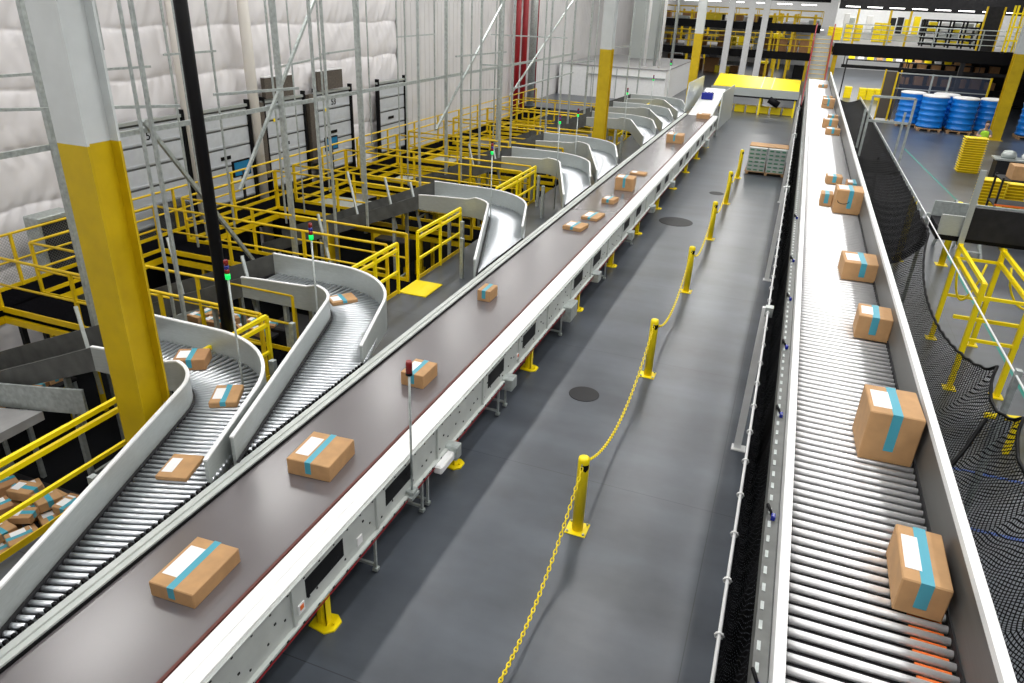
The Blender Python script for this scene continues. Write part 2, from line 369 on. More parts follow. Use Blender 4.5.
# ------------------------------------------------------------------ roller chutes
ROLL = {}
def roller_mesh(L, r=.027, n=12):
    k = (round(L, 2), r)
    if k not in ROLL:
        m = MB(); m.tube([(0, 0, 0), (L, 0, 0)], r, n); me = bpy.data.meshes.new('roller'); me.from_pydata(m.v, [], m.f); me.materials.append(M['chrome']); me.polygons.foreach_set('use_smooth', m.sm); ROLL[k] = me
    return ROLL[k]
D = Vector((-.333, .943)); NL = Vector((-.943, -.333))
def chute(yr, label, detail, idx):
    dy = yr-7.62
    root = empty('roller_chute', (0, dy, 0)); tag(root, label, 'conveyor', 'roller chutes feeding the main belt')
    root.location = (-5.0, yr, 0)
    off = Vector((5.0, -7.62))
    C = Vector((-7.05, 8.48))+off; ri, ro = .8, 1.7; zr = 1.05
    def rib(side):   # 0 inner 1 outer
        r = (ri, ro)[side]; pts = []
        s0 = Vector((-5.04, 5.1))+off if side == 0 else Vector((-5.06, 7.75))+off
        pts.append((s0.x, s0.y, 0))
        for k in range(15):
            a = math.radians(19.5+(90-19.5)*k/14); pts.append((C.x+r*math.cos(a), C.y+r*math.sin(a), 0))
        y = C.y+r
        for x in (-7.6, -8.1, -8.4): pts.append((x+5, y, 0))
        for k in range(1, 8): pts.append((-8.4+5-k*.72, y, -k*.72*.40))
        return pts
    for side in (0, 1):
        pts = rib(side); hi = .36 if side else .33
        path = [(p[0], p[1], zr-.16+p[2], zr+hi+p[2]) for p in pts]
        path[0] = (pts[0][0], pts[0][1], zr-.1, zr+hi*(.95 if side == 0 else .7))
        if side == 0:
            for q in range(13, len(path)): path[q] = (*path[q][:3], path[q][3]-min(.14, (q-12)*.022))
        nb = len(path)-7
        g = MB().ribbon(path[:nb], .035).build('side_guard', M['guard'], root)
        cap = [(p[0], p[1], q[3], q[3]+.02) for p, q in zip(pts, path)]
        MB().ribbon(cap[:nb], .045).build('guard_cap', M['white'], g)
        MB().ribbon(path[nb-1:], .035).build('incline_side', M['steeldk'], root)
    # surfaces: dark pan
    A = rib(0); O = rib(1)
    m = MB(); n = len(A)
    vs = [(p[0], p[1], zr-.10+p[2]) for p in A]+[(p[0], p[1], zr-.10+p[2]) for p in O]
    m.add(vs, [(i, i+1, n+i+1, n+i) for i in range(n-1)]); m.build('pan', M['dark'], root)  # dark sheet added so the gaps between rollers look shaded
    # belt on descending leg
    vs = [(A[i][0], A[i][1], zr-.01+A[i][2]) for i in range(n-8, n)]+[(O[i][0], O[i][1], zr-.01+O[i][2]) for i in range(n-8, n)]
    MB().add(vs, [(i, i+1, 8+i+1, 8+i) for i in range(7)]).build('incline_belt', M['beltdark'], root)
    # rollers
    Si = Vector((-6.3, 8.747))+off   # arc start inner
    start = Vector((-5.04, 5.1))+off; d2 = (Si-start).normalized(); nn = Vector((d2.y, -d2.x))
    Ls = (Si-start).length; pitch = .082
    items = []
    k = 0
    while k*pitch < Ls-.02:
        p = start+d2*(k*pitch+.12)
        Lmax = min(.90, (-.05-p.x)/nn.x) if nn.x > 0 else .9
        if p.y > 7.75+off.y: Lmax = .90
        if Lmax > .06: items.append((p, nn, Lmax))
        k += 1
    arc = ri*math.radians(70.5); na = int(1.25*math.radians(70.5)/pitch)
    for q in range(na):
        a = math.radians(19.5+70.5*(q+.5)/na); dr = Vector((math.cos(a), math.sin(a))); items.append((C+dr*ri, dr, .9))
    for q in range(int(1.35/pitch)):
        items.append((Vector((C.x-(q+.5)*pitch, C.y+ri)), Vector((0, 1)), .9))
    if detail:
        bed = root
        for p, d, L in items[:110]:
            o = bpy.data.objects.new('roller', roller_mesh(round(L, 2))); COL.objects.link(o); o.parent = bed
            o.location = (p.x, p.y, zr-.024); o.rotation_euler.z = math.atan2(d.y, d.x)
        items = items[110:]
    if items:
        m = MB()
        for p, d, L in items: m.tube([(p.x, p.y, zr-.024), (p.x+d.x*L, p.y+d.y*L, zr-.024)], .027, 8)
        s = m.build('rollers', M['chrome'], root); s['kind'] = 'stuff'
    # toothed bearing ends along the belt edge
    m = MB()
    for k in range(36):
        y = -2.45+k*.072
        m.box(-.045, -.005, y, y+.03, zr-.03, zr+.012)
    m.build('bearing_row', M['black'], root)['kind'] = 'stuff'
    m = MB(); m.ribbon([(p[0]+.04*(1 if i < 16 else 0), p[1]-.0, zr-.05+p[2], zr+.02+p[2]) for i, p in enumerate(A[:18])], .03); m.build('drive_chain', M['dark'], root)
    # legs
    for lx, ly in ((-1.9, 1.0), (-1.35, -.2)) + (((-.2, .05),) if 1 else ()):
        if -5+lx > -7.2: B(lx-.04, lx+.04, ly-.04, ly+.04, 0, zr-.1).build('leg', M['galv'], root)
    for x in (-2.6, -4.2, -6.5):
        y = C.y+ri+.1; zt = zr-.12 if x > -3.4 else zr-.2+(x+3.4)*.40
        m = MB(); m.beam((x, y, PIT), (x, y, zt), .07); m.beam((x, y+.7, PIT), (x, y+.7, zt), .07); m.beam((x, y, -1.2), (x, y+.7, -1.2), .05); m.build('leg', M['galv'], root)
    # gearmotor box & cable at the outside
    m = MB(); m.bevbox(-.60, -.42, .55, .80, .55, 1.02, .015); m.build('control_box', M['galv'], root)
    B(-.55, -.45, .545, .55, .86, .94).build('warning_label', M['red'], root)
    return root
CH = [4.58, 7.62, 14.21, 19.85, 23.15, 29.9, 33.9, 37.9]
ord_ = ['nearest curved roller chute, wrapping the yellow column at the left edge', 'second curved roller chute, with a package entering its bend', 'third curved roller chute, just past the yellow gate and walkway', 'fourth curved roller chute, half way up the belt', 'fifth curved roller chute, meeting the belt beside the second yellow column', 'sixth curved roller chute, just behind the second yellow column', 'seventh curved roller chute, second from the far end', 'farthest curved roller chute, beside the end guard panels']
for i, y in enumerate(CH): chute(y, ord_[i], i < 3, i)

# tower lights
def tower(x, y, zt, label):
    t = empty('stack_light', (x, y, 1.0)); tag(t, label, 'signal light', 'stack lights on thin poles by the chutes')
    h = zt-1.0
    MB().tube([(0, 0, -1.0), (0, 0, h)], .014, 8).build('pole', M['galv'], t)
    MB().lathe([(.032, h), (.032, h+.07)], 12).build('green_lamp', M['led_g'], t)
    MB().lathe([(.03, h+.07), (.03, h+.13)], 12).build('red_lamp', M['lens_r'], t)
    MB().lathe([(.03, h+.13), (.03, h+.18)], 12).build('blue_lamp', M['lens_b'], t)
    MB().lathe([(.03, h+.18), (.03, h+.24), (.015, h+.25)], 12).build('red_lamp', M['lens_r'], t)
for a in [(-6.11, 6.52, 2.55, 'green-lit stack light right beside the thick black pipe'), (-6.21, 8.38, 2.52, 'green-lit stack light inside the bend of the second chute'),
          (-6.3, 15.52, 2.55, 'green-lit stack light over the third chute'), (-6.33, 20.81, 2.55, 'green-lit stack light by the fourth chute bend'),
          (-6.28, 22.54, 2.55, 'green-lit stack light just left of the second yellow column'), (-6.2, 29.2, 2.6, 'green-lit stack light just right of the second yellow column'),
          (-6.2, 34.5, 2.7, 'green-lit stack light in front of the white enclosure wall'), (-6.3, 39.5, 3.1, 'green-lit stack light at the corner of the white enclosure')]: tower(*a)

# ------------------------------------------------------------------ walkways and railings
def railing(root, a, b, posts=None, h=1.1, toe=True, mid=(.55,), name='railing', mat_='yellow', r=.028):
    a = Vector(a); b = Vector(b); L = (b-a).length; d = (b-a)/L
    MB().tube([a+Vector((0, 0, h)), b+Vector((0, 0, h))], r, 8).build('top_rail', M[mat_], root)
    for q in mid: MB().tube([a+Vector((0, 0, q)), b+Vector((0, 0, q))], r*.85, 8).build('mid_rail', M[mat_], root)
    n = posts or max(2, int(L/1.7)+1)
    for k in range(n):
        p = a+d*(L*k/(n-1)); MB().beam(p, p+Vector((0, 0, h)), .06, .05).build('post', M[mat_], root)
    if toe:
        z0 = Vector((0, 0, .02)); MB().beam(a+z0, b+z0, .02, .12).build('toe_board', M[mat_], root)
# wall walkway
ww = empty('wall_walkway', (-13.95, 20, 0)); ww.location = (0, 0, 0)
tag(ww, 'long raised walkway of black grating with yellow railings beside the dock wall', 'walkway')
B(-14.4, -13.5, 3, 42.3, -.12, 0).build('deck', M['grate'], ww)
railing(ww, (-14.36, 3, 0), (-14.36, 42, 0), 19)
WY = [8.85, 12.85, 17.24, 20.9, 24.32, 28.35, 33.0, 37.0]
prev = 3.0
for y in WY:
    railing(ww, (-13.53, prev, 0), (-13.53, y-.45, 0), max(2, int((y-prev)/1.9)+1)); prev = y+.45
for x in (-14.36, -13.53):
    m = MB(); m.beam((x, 3, -.2), (x, 42, -.2), .08, .15); m.build('edge_beam', M['yellow'], ww)
for k in range(8):
    m = MB(); y = 4+k*5.2; m.beam((-14.3, y, PIT), (-14.3, y, -.12), .1); m.beam((-13.6, y, PIT), (-13.6, y, -.12), .1); m.build('support', M['dark'], ww)
wl = ['yellow-railed crosswalk behind the nearest column, between the first two chutes', 'yellow-railed crosswalk ending at the yellow floor plate and open gate', 'yellow-railed crosswalk just behind the third chute', 'yellow-railed crosswalk before the fourth chute', 'yellow-railed crosswalk before the fifth chute, left of the second column', 'yellow-railed crosswalk behind the second yellow column', 'second farthest yellow-railed crosswalk among the chutes', 'farthest yellow-railed crosswalk, near the white enclosure']
for i, y in enumerate(WY):
    t = empty('crosswalk', (-10.4, y, 0)); tag(t, wl[i], 'walkway', 'crosswalks between the chutes')
    B(-3.15, 3.2, -.42, .42, -.12, 0).build('deck', M['grate'], t)
    for s in (-.43, .43):
        m = MB(); m.beam((-3.1, s, -.2), (3.2, s, -.2), .07, .13); m.build('edge_beam', M['yellow'], t)
        railing(t, (-3.1, s, 0), (3.05, s, 0), 4)
    for x in (-2, 1.5):
        m = MB(); m.beam((x, -.35, PIT), (x, -.35, -.1), .08); m.beam((x, .35, PIT), (x, .35, -.1), .08); m.build('support', M['yellow'], t)
# handrails at the deck edge along x=-7.2
gl = [(1.5, 5.55, 'bright yellow double handrail in the lower left corner'), (6.9, 8.35, 'bright yellow double handrail crossing in front of the black pipe'), (10.75, 12.55, 'bright yellow handrail on the near side of the yellow floor plate'), (13.45, 15.7, 'bright yellow handrail on the far side of the yellow floor plate'),
      (18.05, 21.3, 'bright yellow handrail beside the fourth chute'), (25.9, 27.0, 'bright yellow handrail just left of the second column foot'), (32.4, 34.5, 'bright yellow handrail between the far chutes'), (36.7, 39.6, 'bright yellow handrail at the far end of the chutes')]
for y0, y1, lab in gl:
    t = empty('handrail', (-7.17, y0, 0)); tag(t, lab, 'railing', 'bright handrails along the belt side')
    L = y1-y0
    for z in (1.12, .98): MB().beam((0, 0, z), (0, L, z), .05, .06).build('top_rail', M['ybright'], t)
    MB().beam((0, 0, .5), (0, L, .5), .045, .05).build('mid_rail', M['ybright'], t)
    for k in range(3): MB().beam((0, L*k/2, 0), (0, L*k/2, 1.12), .055).build('post', M['ybright'], t)
    MB().beam((0, 0, .06), (0, L, .06), .015, .09).build('toe_board', M['yellow'], t)
tag(B(-7.2, -6.55, 12.6, 13.42, 0, .02).build('floor_plate', M['ybright']), 'yellow step plate on the deck at the open gate', 'floor plate')
# mesh infill on wall walkway near part
mm = grid_sheet(1, 1, lambda u, v: (-14.40, 3+u*11.5, .05+v*1.0), lambda u, v: (u*11.5, v)).build('mesh_panel', M['mesh'], ww)

# ------------------------------------------------------------------ dock doors on the left wall
dn = 0
for (y0, y1, num, pad) in ((10.2, 12.4, '', 0), (13.35, 15.55, '50', 0), (16.15, 18.2, '51', 0), (19.0, 21.0, '52', 1), (21.75, 23.85, '53', 1), (25.9, 28.0, '', 0), (31, 33, '', 0)):
    if y0 in (10.2, 31): continue
    dn += 1
    ztop = 2.55; x = -15.52
    r = empty('door_%d' % dn, (x, y0, 0)); struct(r, 'white ribbed dock door')
    W = y1-y0
    for k in range(5):
        m = MB(); z = -.1+k*.53; m.box(0, .06, 0, W, z, z+.475); m.box(.06, .075, .05, W-.05, z+.03, z+.07); m.build('door_panel', M['door'], r)
    B(-.02, .04, 0, W, -.15, 2.55).build('door_seam', M['steeldk'], r)
    m = MB(); m.box(.0, .14, -.09, 0, -1.2, 2.75); m.box(.0, .14, W, W+.09, -1.2, 2.75); m.build('door_track', M['black'], r)
    B(0, .12, -.1, W+.1, 2.56, 2.64).build('door_header', M['guard'], r)
    B(-.05, .05, 0, W, PIT, -.15).build('dock_opening', M['black'], r)
    if dn > 1: B(.07, .09, W*.35, W*.55, 1.15, 1.25).build('handle', M['black'], r)
    if num in ('50', '53'): text(num, .3, M['black'], r, (.08, W*.5, 2.22), (PI/2, 0, PI/2))
    if pad:
        B(.02, .16, .05, W*.75, 2.68, 3.3).build('dock_pad', M['brownpad'], r)
        B(.02, .16, -.5, -.1, .3, 2.6).build('dock_pad', M['brownpad'], r)
        B(.02, .18, .05, W*.75, 3.3, 3.34).build('pad_cap', M['paper'], r)
        B(.075, .085, W*.2, W*.28, 1.95, 2.05).build('yellow_sticker', M['ybright'], r)
for y in (15.8, 18.5): 
    o = MB().tube([(-15.4, y, PIT), (-15.4, y, ZC)], .16, 10).build('wall_pipe', M['cream']); tag(o, 'wide cream downpipe on the quilted wall ' + ('right of door 50' if y < 17 else 'left of the brown dock pads'), 'pipe')
# monitors and carts along the dock
for i, y in enumerate((16.9, 21.5)):
    t = empty('dock_monitor', (-14.75, y, 0)); tag(t, ('lit blue monitor on a stand by the dock wall, nearer one', 'lit blue monitor on a stand by the dock wall, farther one')[i], 'monitor')
    m = MB(); m.beam((0, 0, PIT), (0, 0, .95), .06); m.build('stand', M['dark'], t)
    m = MB(); m.box(-.04, .02, -.36, .36, .8, 1.26); m.build('bezel', M['black'], t)
    B(.021, .026, -.32, .32, .84, 1.22).build('display', M['screen'], t)
for i, (y, w_) in enumerate(((10.9, .9), (14.4, .8))):
    t = empty('dock_cabinet', (-15.0, y, PIT)); tag(t, ('grey metal cabinet against the quilted wall behind the mesh rail', 'dark ribbed cabinet below dock door 50')[i], 'cabinet')
    m = MB(); m.bevbox(-.25, .2, -w_/2, w_/2, 0, (3.5, 2.9)[i], .02); m.build('body', M['galv' if i == 0 else 'dark'], t)
    B(.2, .215, -w_/2+.06, w_/2-.06, 2.0, (3.4, 2.8)[i]).build('cabinet_door', M['dark'], t)
# red fire pipes
for i, (x, y, r, mk) in enumerate(((-15.3, 41.0, .17, 'red'), (-15.3, 42.2, .17, 'red'), (-15.2, 43.4, .22, 'galv'), (-15.3, 44.3, .09, 'red'))):
    o = MB().tube([(x, y, PIT if y < 42.6 else 0), (x, y, ZC)], r, 12).build('riser_pipe', M[mk])
    tag(o, ('leftmost dark red sprinkler riser on the left wall', 'second dark red sprinkler riser on the left wall', 'thick grey riser pipe between the red risers', 'thinner bright red riser, rightmost of the risers')[i], 'pipe')

# ------------------------------------------------------------------ columns
def column(x, y, label, s=.41, base=0):
    c = empty('steel_column', (x, y, base)); tag(c, label, 'column', 'yellow and white steel columns')
    h = 4.3-base
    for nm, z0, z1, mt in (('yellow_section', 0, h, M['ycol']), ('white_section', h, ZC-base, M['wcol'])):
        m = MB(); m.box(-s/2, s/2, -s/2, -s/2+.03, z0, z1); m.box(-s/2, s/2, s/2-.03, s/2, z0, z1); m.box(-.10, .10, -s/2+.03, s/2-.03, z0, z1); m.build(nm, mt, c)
    m = MB(); m.box(-s/2-.1, s/2+.1, -s/2-.1, s/2+.1, 0, .03); m.build('base_plate', M['ycol'], c)
column(-6.705, 5.49, 'large yellow and white steel column in the left foreground', .41)
column(-6.705, 27.3, 'second yellow and white steel column, beside the far chutes', .42)
column(-6.5, 50.3, 'third yellow and white steel column, by the end of the belt', .5)
column(10.35, 46.2, 'yellow and white steel column in front of the blue drums', .55)
t = MB().tube([(-7.28, 7.62, PIT), (-7.28, 7.62, ZC)], .085, 14).build('drain_pipe', M['black']); tag(t, 'thick vertical black pipe between the first two chutes', 'pipe')

# ------------------------------------------------------------------ hanging strut frames
XS = -10.8
hr = MB().beam((XS, 4, 3.4), (XS, 37.5, 3.45), .045, .09).build('strut_rail', M['galv']); tag(hr, 'long horizontal grey strut rail running along the hanging posts', 'strut rail')
th = [(8.15, 'thick grey hanging post left of the foreground column'), (13.8, 'thick grey hanging post where the diagonal brace meets, over the dock doors'), (17.05, 'thick grey hanging post right of the brown dock pads'), (22.3, 'thick grey hanging post right of the dock doors'), (26.9, 'thick grey hanging post left of the red risers')]
for y, lab in th:
    m = MB(); m.beam((XS+.06, y, -.4), (XS+.06, y, ZC), .085, .085); o = m.build('hanging_post', M['galv'])
    tag(o, lab, 'post', 'thick posts carrying the strut rail')
def brace(a, b, lab, w=.06):
    o = MB().beam(a, b, w).build('diagonal_brace', M['galv']); tag(o, lab, 'brace')
brace((XS+.12, 15.4, 5.75), (XS+.12, 12.1, 1.9), 'grey diagonal brace crossing in front of the dock doors')
brace((XS+.14, 27.2, 5.85), (XS+.14, 21.4, 1.9), 'long pale diagonal brace right of the middle hanging post')
brace((XS+.12, 36.5, 6.1), (XS+.12, 28.0, 2.3), 'thin diagonal brace in front of the red risers')
brace((XS+.12, 9.9, 3.6), (XS+.12, 12.3, .2), 'grey diagonal brace just right of the foreground column', .07)
# thin drop rods: (azimuth x/y, x, ztop, zbottom, w)
AZ = [(-1.141, -12.6, 4.6, .03), (-1.087, -9.2, -.1, .04), (-1.061, -8.6, .0, .05), (-.997, -13.0, 0, .04), (-.972, -13.2, 0, .04), (-.905, -13.2, 0, .04), (-.79, -12.4, 0, .04), (-.774, -9.7, .3, .05), (-.75, -12.6, 0, .03), (-.711, -8.9, .6, .05), (-.696, -12.9, .2, .04), (-.689, -9.6, .3, .05),
      (-.626, -9.2, .6, .05), (-.611, -13.2, 1, .035), (-.561, -12.8, 0, .035), (-.548, -11.6, 0, .035), (-.527, -9.2, .6, .05), (-.5, -13, 1, .04), (-.457, -9.6, .4, .06), (-.442, -10, .4, .04), (-.427, -9.4, .5, .06), (-.405, -12.6, 0, .05), (-.395, -8.8, .6, .06), (-.378, -9.2, .4, .06),
      (-.333, -10, .6, .05), (-.325, -9, .6, .06), (-.306, -8.8, .6, .05), (-.293, -9.4, .6, .07), (-.27, -8.9, .6, .08), (-.261, -9.2, .5, .04), (-.24, -8.7, .6, .07), (-.215, -8.2, .6, .07), (-.2, -8.3, .6, .07)]
for a, x, zb, w_ in AZ:
    y = x/a
    o = MB().beam((x, y, zb), (x, y, ZC), w_).build('hanger_rod', M['galv']); tag(o, 'thin vertical grey strut hanging from the ceiling over the chutes', 'strut', 'thin hanging struts over the chutes')
# horizontal cross struts joining pairs of rods
HS = [((-10.8, 7.4, 4.05), (-9.4, 9.5, 4.0)), ((-12.5, 8.0, 4.3), (-12.5, 12.0, 4.25)), ((-13.0, 12.9, 4.4), (-13.1, 14.6, 4.4)), ((-9.4, 10.3, 4.1), (-8.9, 12, 4.1)), ((-12.3, 15.7, 4.0), (-12.6, 18.0, 4.1)), ((-12.9, 18.5, 4.15), (-13.1, 21, 4.2)), ((-12.8, 22.8, 4.5), (-13, 26, 4.5)), ((-9.6, 20.6, 4.2), (-9.3, 23.9, 4.2)),
      ((-9.4, 22.1, 3.9), (-8.8, 22.3, 3.9)), ((-12.6, 30.5, 4.4), (-9.5, 31.5, 4.4)), ((-9.6, 21.1, 3.2), (-8.8, 22.3, 3.2)), ((-9.2, 24.4, 3.0), (-9, 31, 3.1)), ((-10, 30, 3.4), (-8.9, 34, 3.4)), ((-8.7, 36, 3.9), (-8.2, 38, 3.9))]
for a, b in HS:
    o = MB().beam(a, b, .045).build('cross_strut', M['galv']); tag(o, 'short horizontal grey strut linking the hanging rods', 'strut', 'short horizontal struts between hanging rods')
# short slanted cable guides on the chutes
for i, (x, y) in enumerate(((-8.9, 6.6), (-8.3, 9.5), (-9.0, 9.6), (-10.2, 9.7), (-8.7, 12.4), (-8.4, 16.0), (-9.2, 16.1), (-10.4, 16.2), (-8.4, 21.6), (-9.3, 21.7))):
    o = MB().beam((x, y-.0, .2), (x-.45, y+.25, 1.45), .05).build('slanted_post', M['guard']); tag(o, 'short slanted grey post rising beside the descending chutes', 'post', 'short slanted posts by the descending chutes')

# ------------------------------------------------------------------ boxes
BOXN = 0
def carton(x, y, z, w, d, h, rz=0, label=None, group=None, tape=1, lab=1, side=0, mk='card', name='cardboard_box', smile=False):
    t = empty(name, (x, y, z), rz)
    if label: tag(t, label, 'box', group)
    m = MB(); m.bevbox(-w/2, w/2, -d/2, d/2, 0, h, min(.008, h*.1)); m.build('carton', M[mk], t)
    e = .002
    if tape == 1: m = MB(); m.box(-.035, .035, -d/2-e, d/2+e, h*.25, h+e); m.build('tape', M['tape'], t)
    if tape == 2: m = MB(); m.box(-w/2-e, w/2+e, -.035, .035, h*.25, h+e); m.build('tape', M['tape'], t)
    if lab: m = MB(); m.box(-w*.42, -w*.42+min(.16, w*.34), -d*.3, d*.3, h, h+e*1.5); m.build('shipping_label', M['paper'], t)
    if smile:
        m = MB(); m.tube([(w*.2*math.cos(a)+(-w*.22), -d/2-.002, h*.55+.05*math.sin(a)) for a in [PI+PI*k/10 for k in range(11)]], .006, 5); m.build('smile_mark', M['dark'], t)
    return t
# on the overhead roller conveyor
ZR = 2.70
carton(1.18, 13.55, ZR, .46, .5, .40, .03, 'large smile-marked box with blue tape on the overhead rollers, left of the far stairs platform', smile=True)
carton(.84, 13.85, ZR, .2, .3, .22, 0, 'small box tucked against the left of the large smile-marked box', lab=0)
carton(1.02, 15.85, ZR, .3, .3, .16, .05, 'small flat box just behind the large smile-marked box')
carton(1.34, 15.1, ZR, .26, .4, .22, .02, 'box wedged at the guard behind the large smile-marked box', mk='card2')
carton(1.2, 9.95, ZR, .46, .50, .24, .05, 'white-labelled wide box on the overhead rollers, second in front of the smile-marked box'.replace('second', 'next'), smile=False)
carton(1.22, 7.95, ZR, .33, .38, .26, -.03, 'third large box up the overhead rollers, with a white top and blue tape')
carton(1.15, 5.55, ZR, .38, .46, .42, .04, 'tallest box on the overhead rollers, at right foreground', smile=False)
carton(1.21, 3.95, ZR, .26, .52, .24, -.02, 'nearest box on the overhead rollers, beside the orange bands')
carton(1.15, 22.8, ZR, .38, .42, .16, 0, 'flat box with blue tape far up the overhead rollers, front of three')
carton(1.10, 24.2, ZR, .42, .45, .24, 0, 'middle box of three far up the overhead rollers')
carton(1.2, 25.6, ZR, .3, .35, .2, 0, 'hindmost of three boxes far up the overhead rollers')
carton(1.12, 29.4, ZR, .42, .5, .32, 0, 'brown box with blue tape very far up the overhead rollers', smile=True)
carton(1.15, 31.6, ZR, .34, .4, .2, 0, 'small box behind the last large box on the overhead rollers')
carton(1.05, 37.5, ZR, .4, .4, .14, 0, 'farthest flat box on the overhead rollers, before the stairs')
# on the main belt
ZB = .98
carton(-4.22, 3.62, ZB, .46, .62, .16, .05, 'nearest box on the main belt, lower left', tape=1, mk='card')
carton(-4.22, 5.55, ZB, .52, .58, .2, .08, 'second box on the main belt, with a white label')
carton(-4.14, 7.75, ZB, .34, .44, .2, .0, 'third box on the main belt, behind the red beacon')
carton(-4.46, 10.95, ZB, .24, .36, .2, 0, 'small box on the left of the belt, opposite the yellow gate', lab=0)
carton(-4.28, 15.9, ZB, .46, .5, .09, -.12, 'flat wide box on the belt, in front of the three-box cluster', lab=1)
carton(-4.15, 17.0, ZB, .42, .6, .07, -.1, 'thin padded parcel touching the flat wide box', lab=1)
carton(-4.12, 20.4, ZB, .52, .5, .36, .04, 'tall box in the middle cluster on the belt, with blue tape on top')
carton(-4.14, 18.7, ZB, .34, .42, .12, -.1, 'low box just in front of the tall box on the belt')
carton(-4.18, 22.6, ZB, .5, .36, .06, 0, 'thin envelope box behind the tall box on the belt', tape=0)
carton(-4.12, 29.2, ZB, .62, .6, .32, .0, 'large box far up the belt with blue tape')
carton(-4.0, 36.8, ZB, .6, .5, .2, 0, 'farthest box on the main belt, at the foot of the white ramp', tape=0)
# on the chutes
carton(-7.1, 6.7, 1.055, .42, .36, .16, .5, 'brown box rounding the bend of the nearest chute', mk='card2')
carton(-6.05, 6.15, 1.055, .34, .45, .08, .5, 'flat taped box leaving the bend of the nearest chute')
carton(-5.47, 4.75, 1.055, .34, .42, .05, .3, 'thin parcel low on the nearest chute', tape=0)
carton(-6.55, 9.55, 1.055, .44, .32, .06, .9, 'thin tan parcel in the bend of the second chute', mk='card')

# lower level collecting conveyors with piles of parcels
def pile(x, y, z, nx, ny, w, d, lab, grp, layers=1):
    t = empty('collecting_table', (x, y, PIT)); tag(t, lab, 'table')
    W = nx*.42+.2; Dp = ny*.36+.2; hz = z-PIT
    B(-W/2, W/2, -Dp/2, Dp/2, hz-.06, hz).build('table_top', M['dark'], t)
    m = MB(); m.ribbon([(-W/2, -Dp/2, hz, hz+.16), (-W/2, Dp/2, hz, hz+.16)], .03); m.build('side_lip', M['galv'], t)
    for sx in (-1, 1):
        for sy in (-1, 1): MB().beam((sx*(W/2-.05), sy*(Dp/2-.05), 0), (sx*(W/2-.05), sy*(Dp/2-.05), hz-.06), .06).build('leg', M['galv'], t)
    for l in range(layers):
        for i in range(nx-l):
            for j in range(ny-l):
                if random.random() < .1: continue
                h = random.uniform(.10, .16)
                c = carton(x-W/2+.32+i*.42+l*.2, y-Dp/2+.28+j*.36+l*.17, z+.001+l*.175, random.uniform(.28, .38), random.uniform(.22, .31), h, random.uniform(-.55, .55), tape=random.choice((1, 2, 2)), lab=1, mk=random.choice(('card', 'card2')))
                tag(c, 'taped cardboard parcel '+grp, 'box', 'parcels '+grp)
pile(-8.9, 4.75, -1.0, 5, 5, 0, 0, 'collecting table heaped with parcels behind the lower left handrail', 'heaped behind the lower left handrail', 2)
pile(-13.0, 7.7, -1.2, 4, 4, 0, 0, 'small collecting table of parcels under the left end of the walkway', 'under the left end of the wall walkway', 2)
pile(-10.6, 11.3, -.9, 5, 2, 0, 0, 'collecting table with parcels between the second chute and the gate crosswalk', 'between the second chute and the gate crosswalk', 1)
pile(-11.5, 15.0, -1.0, 5, 3, 0, 0, 'collecting table with parcels behind the gate crosswalk', 'on the table behind the gate crosswalk', 1)
# grey lower conveyors seen at the left edge
t = empty('lower_conveyor', (-10.6, 5.3, 0)); tag(t, 'grey conveyor with curved side panel below the left railing', 'conveyor')
m = MB(); m.ribbon([(-3.0, .6, -.75, -.4), (-1.5, .75, -.45, -.05), (0, .8, -.15, .25), (1.3, .75, .1, .5), (2.0, .8, .2, .6)], .04); m.build('side_panel', M['galv'], t)
m = MB(); m.add([(-3, -.1, -.62), (-3, .6, -.62), (1.2, .7, .1), (1.2, -.1, .1), (-3, -.1, -.75), (-3, .6, -.75), (1.2, .7, -.04), (1.2, -.1, -.04)], [(0, 3, 2, 1), (4, 5, 6, 7), (0, 4, 7, 3), (1, 2, 6, 5), (0, 1, 5, 4), (3, 7, 6, 2)]); m.build('bed', M['concrete'], t)
for x in (-2.6, 0.2): MB().beam((x, .2, PIT), (x, .2, -.15 if x > 0 else -.7), .08).build('leg', M['galv'], t)
# big dark motor frames filling the lower level
for i, (x, y) in enumerate(((-10.2, 10.9), (-9.2, 11.6), (-11.0, 18.9), (-9.4, 19.2), (-10.0, 23.0), (-9.8, 26.9), (-10, 30.5), (-10, 34.5))):
    t = empty('drive_frame', (x, y+.25, PIT)); tag(t, 'dark drive frame standing on the lower level between crosswalks', 'machine', 'dark drive frames on the lower level')
    m = MB(); m.bevbox(-.6, .6, -.5, .4, .5, 1.3+.3*(i % 2), .03); m.build('housing', M['dark'], t)
    m = MB(); m.beam((-.55, -.4, 0), (-.55, -.4, .5), .08); m.beam((.55, -.4, 0), (.55, -.4, .5), .08); m.beam((-.55, .35, 0), (-.55, .35, .5), .08); m.beam((.55, .35, 0), (.55, .35, .5), .08); m.build('stand', M['yellow'], t)
    m = MB(); m.tube([(-.7, -.1, 1.1), (.2, -.1, 1.1)], .12, 12); m.build('motor', M['galv'], t)
# pallets of stock in the lower level, in view as white/brown tops
for i, (x, y) in enumerate(((-12.4, 19.0), (-12.0, 22.7), (-12.3, 26.4), (-12.0, 30.2))):
    t = empty('return_conveyor', (x, y, PIT)); tag(t, ('white-topped sorting table behind the third crosswalk', 'white-topped sorting table behind the fourth crosswalk', 'white-topped sorting table behind the fifth crosswalk', 'white-topped sorting table behind the sixth crosswalk')[i], 'table')
    B(-1.0, 1.0, -.5, .5, 2.1, 2.2).build('top', M['guard'], t)
    for sx in (-.9, .9): B(sx-.04, sx+.04, -.4, .4, 0, 2.1).build('leg', M['yellow'], t)

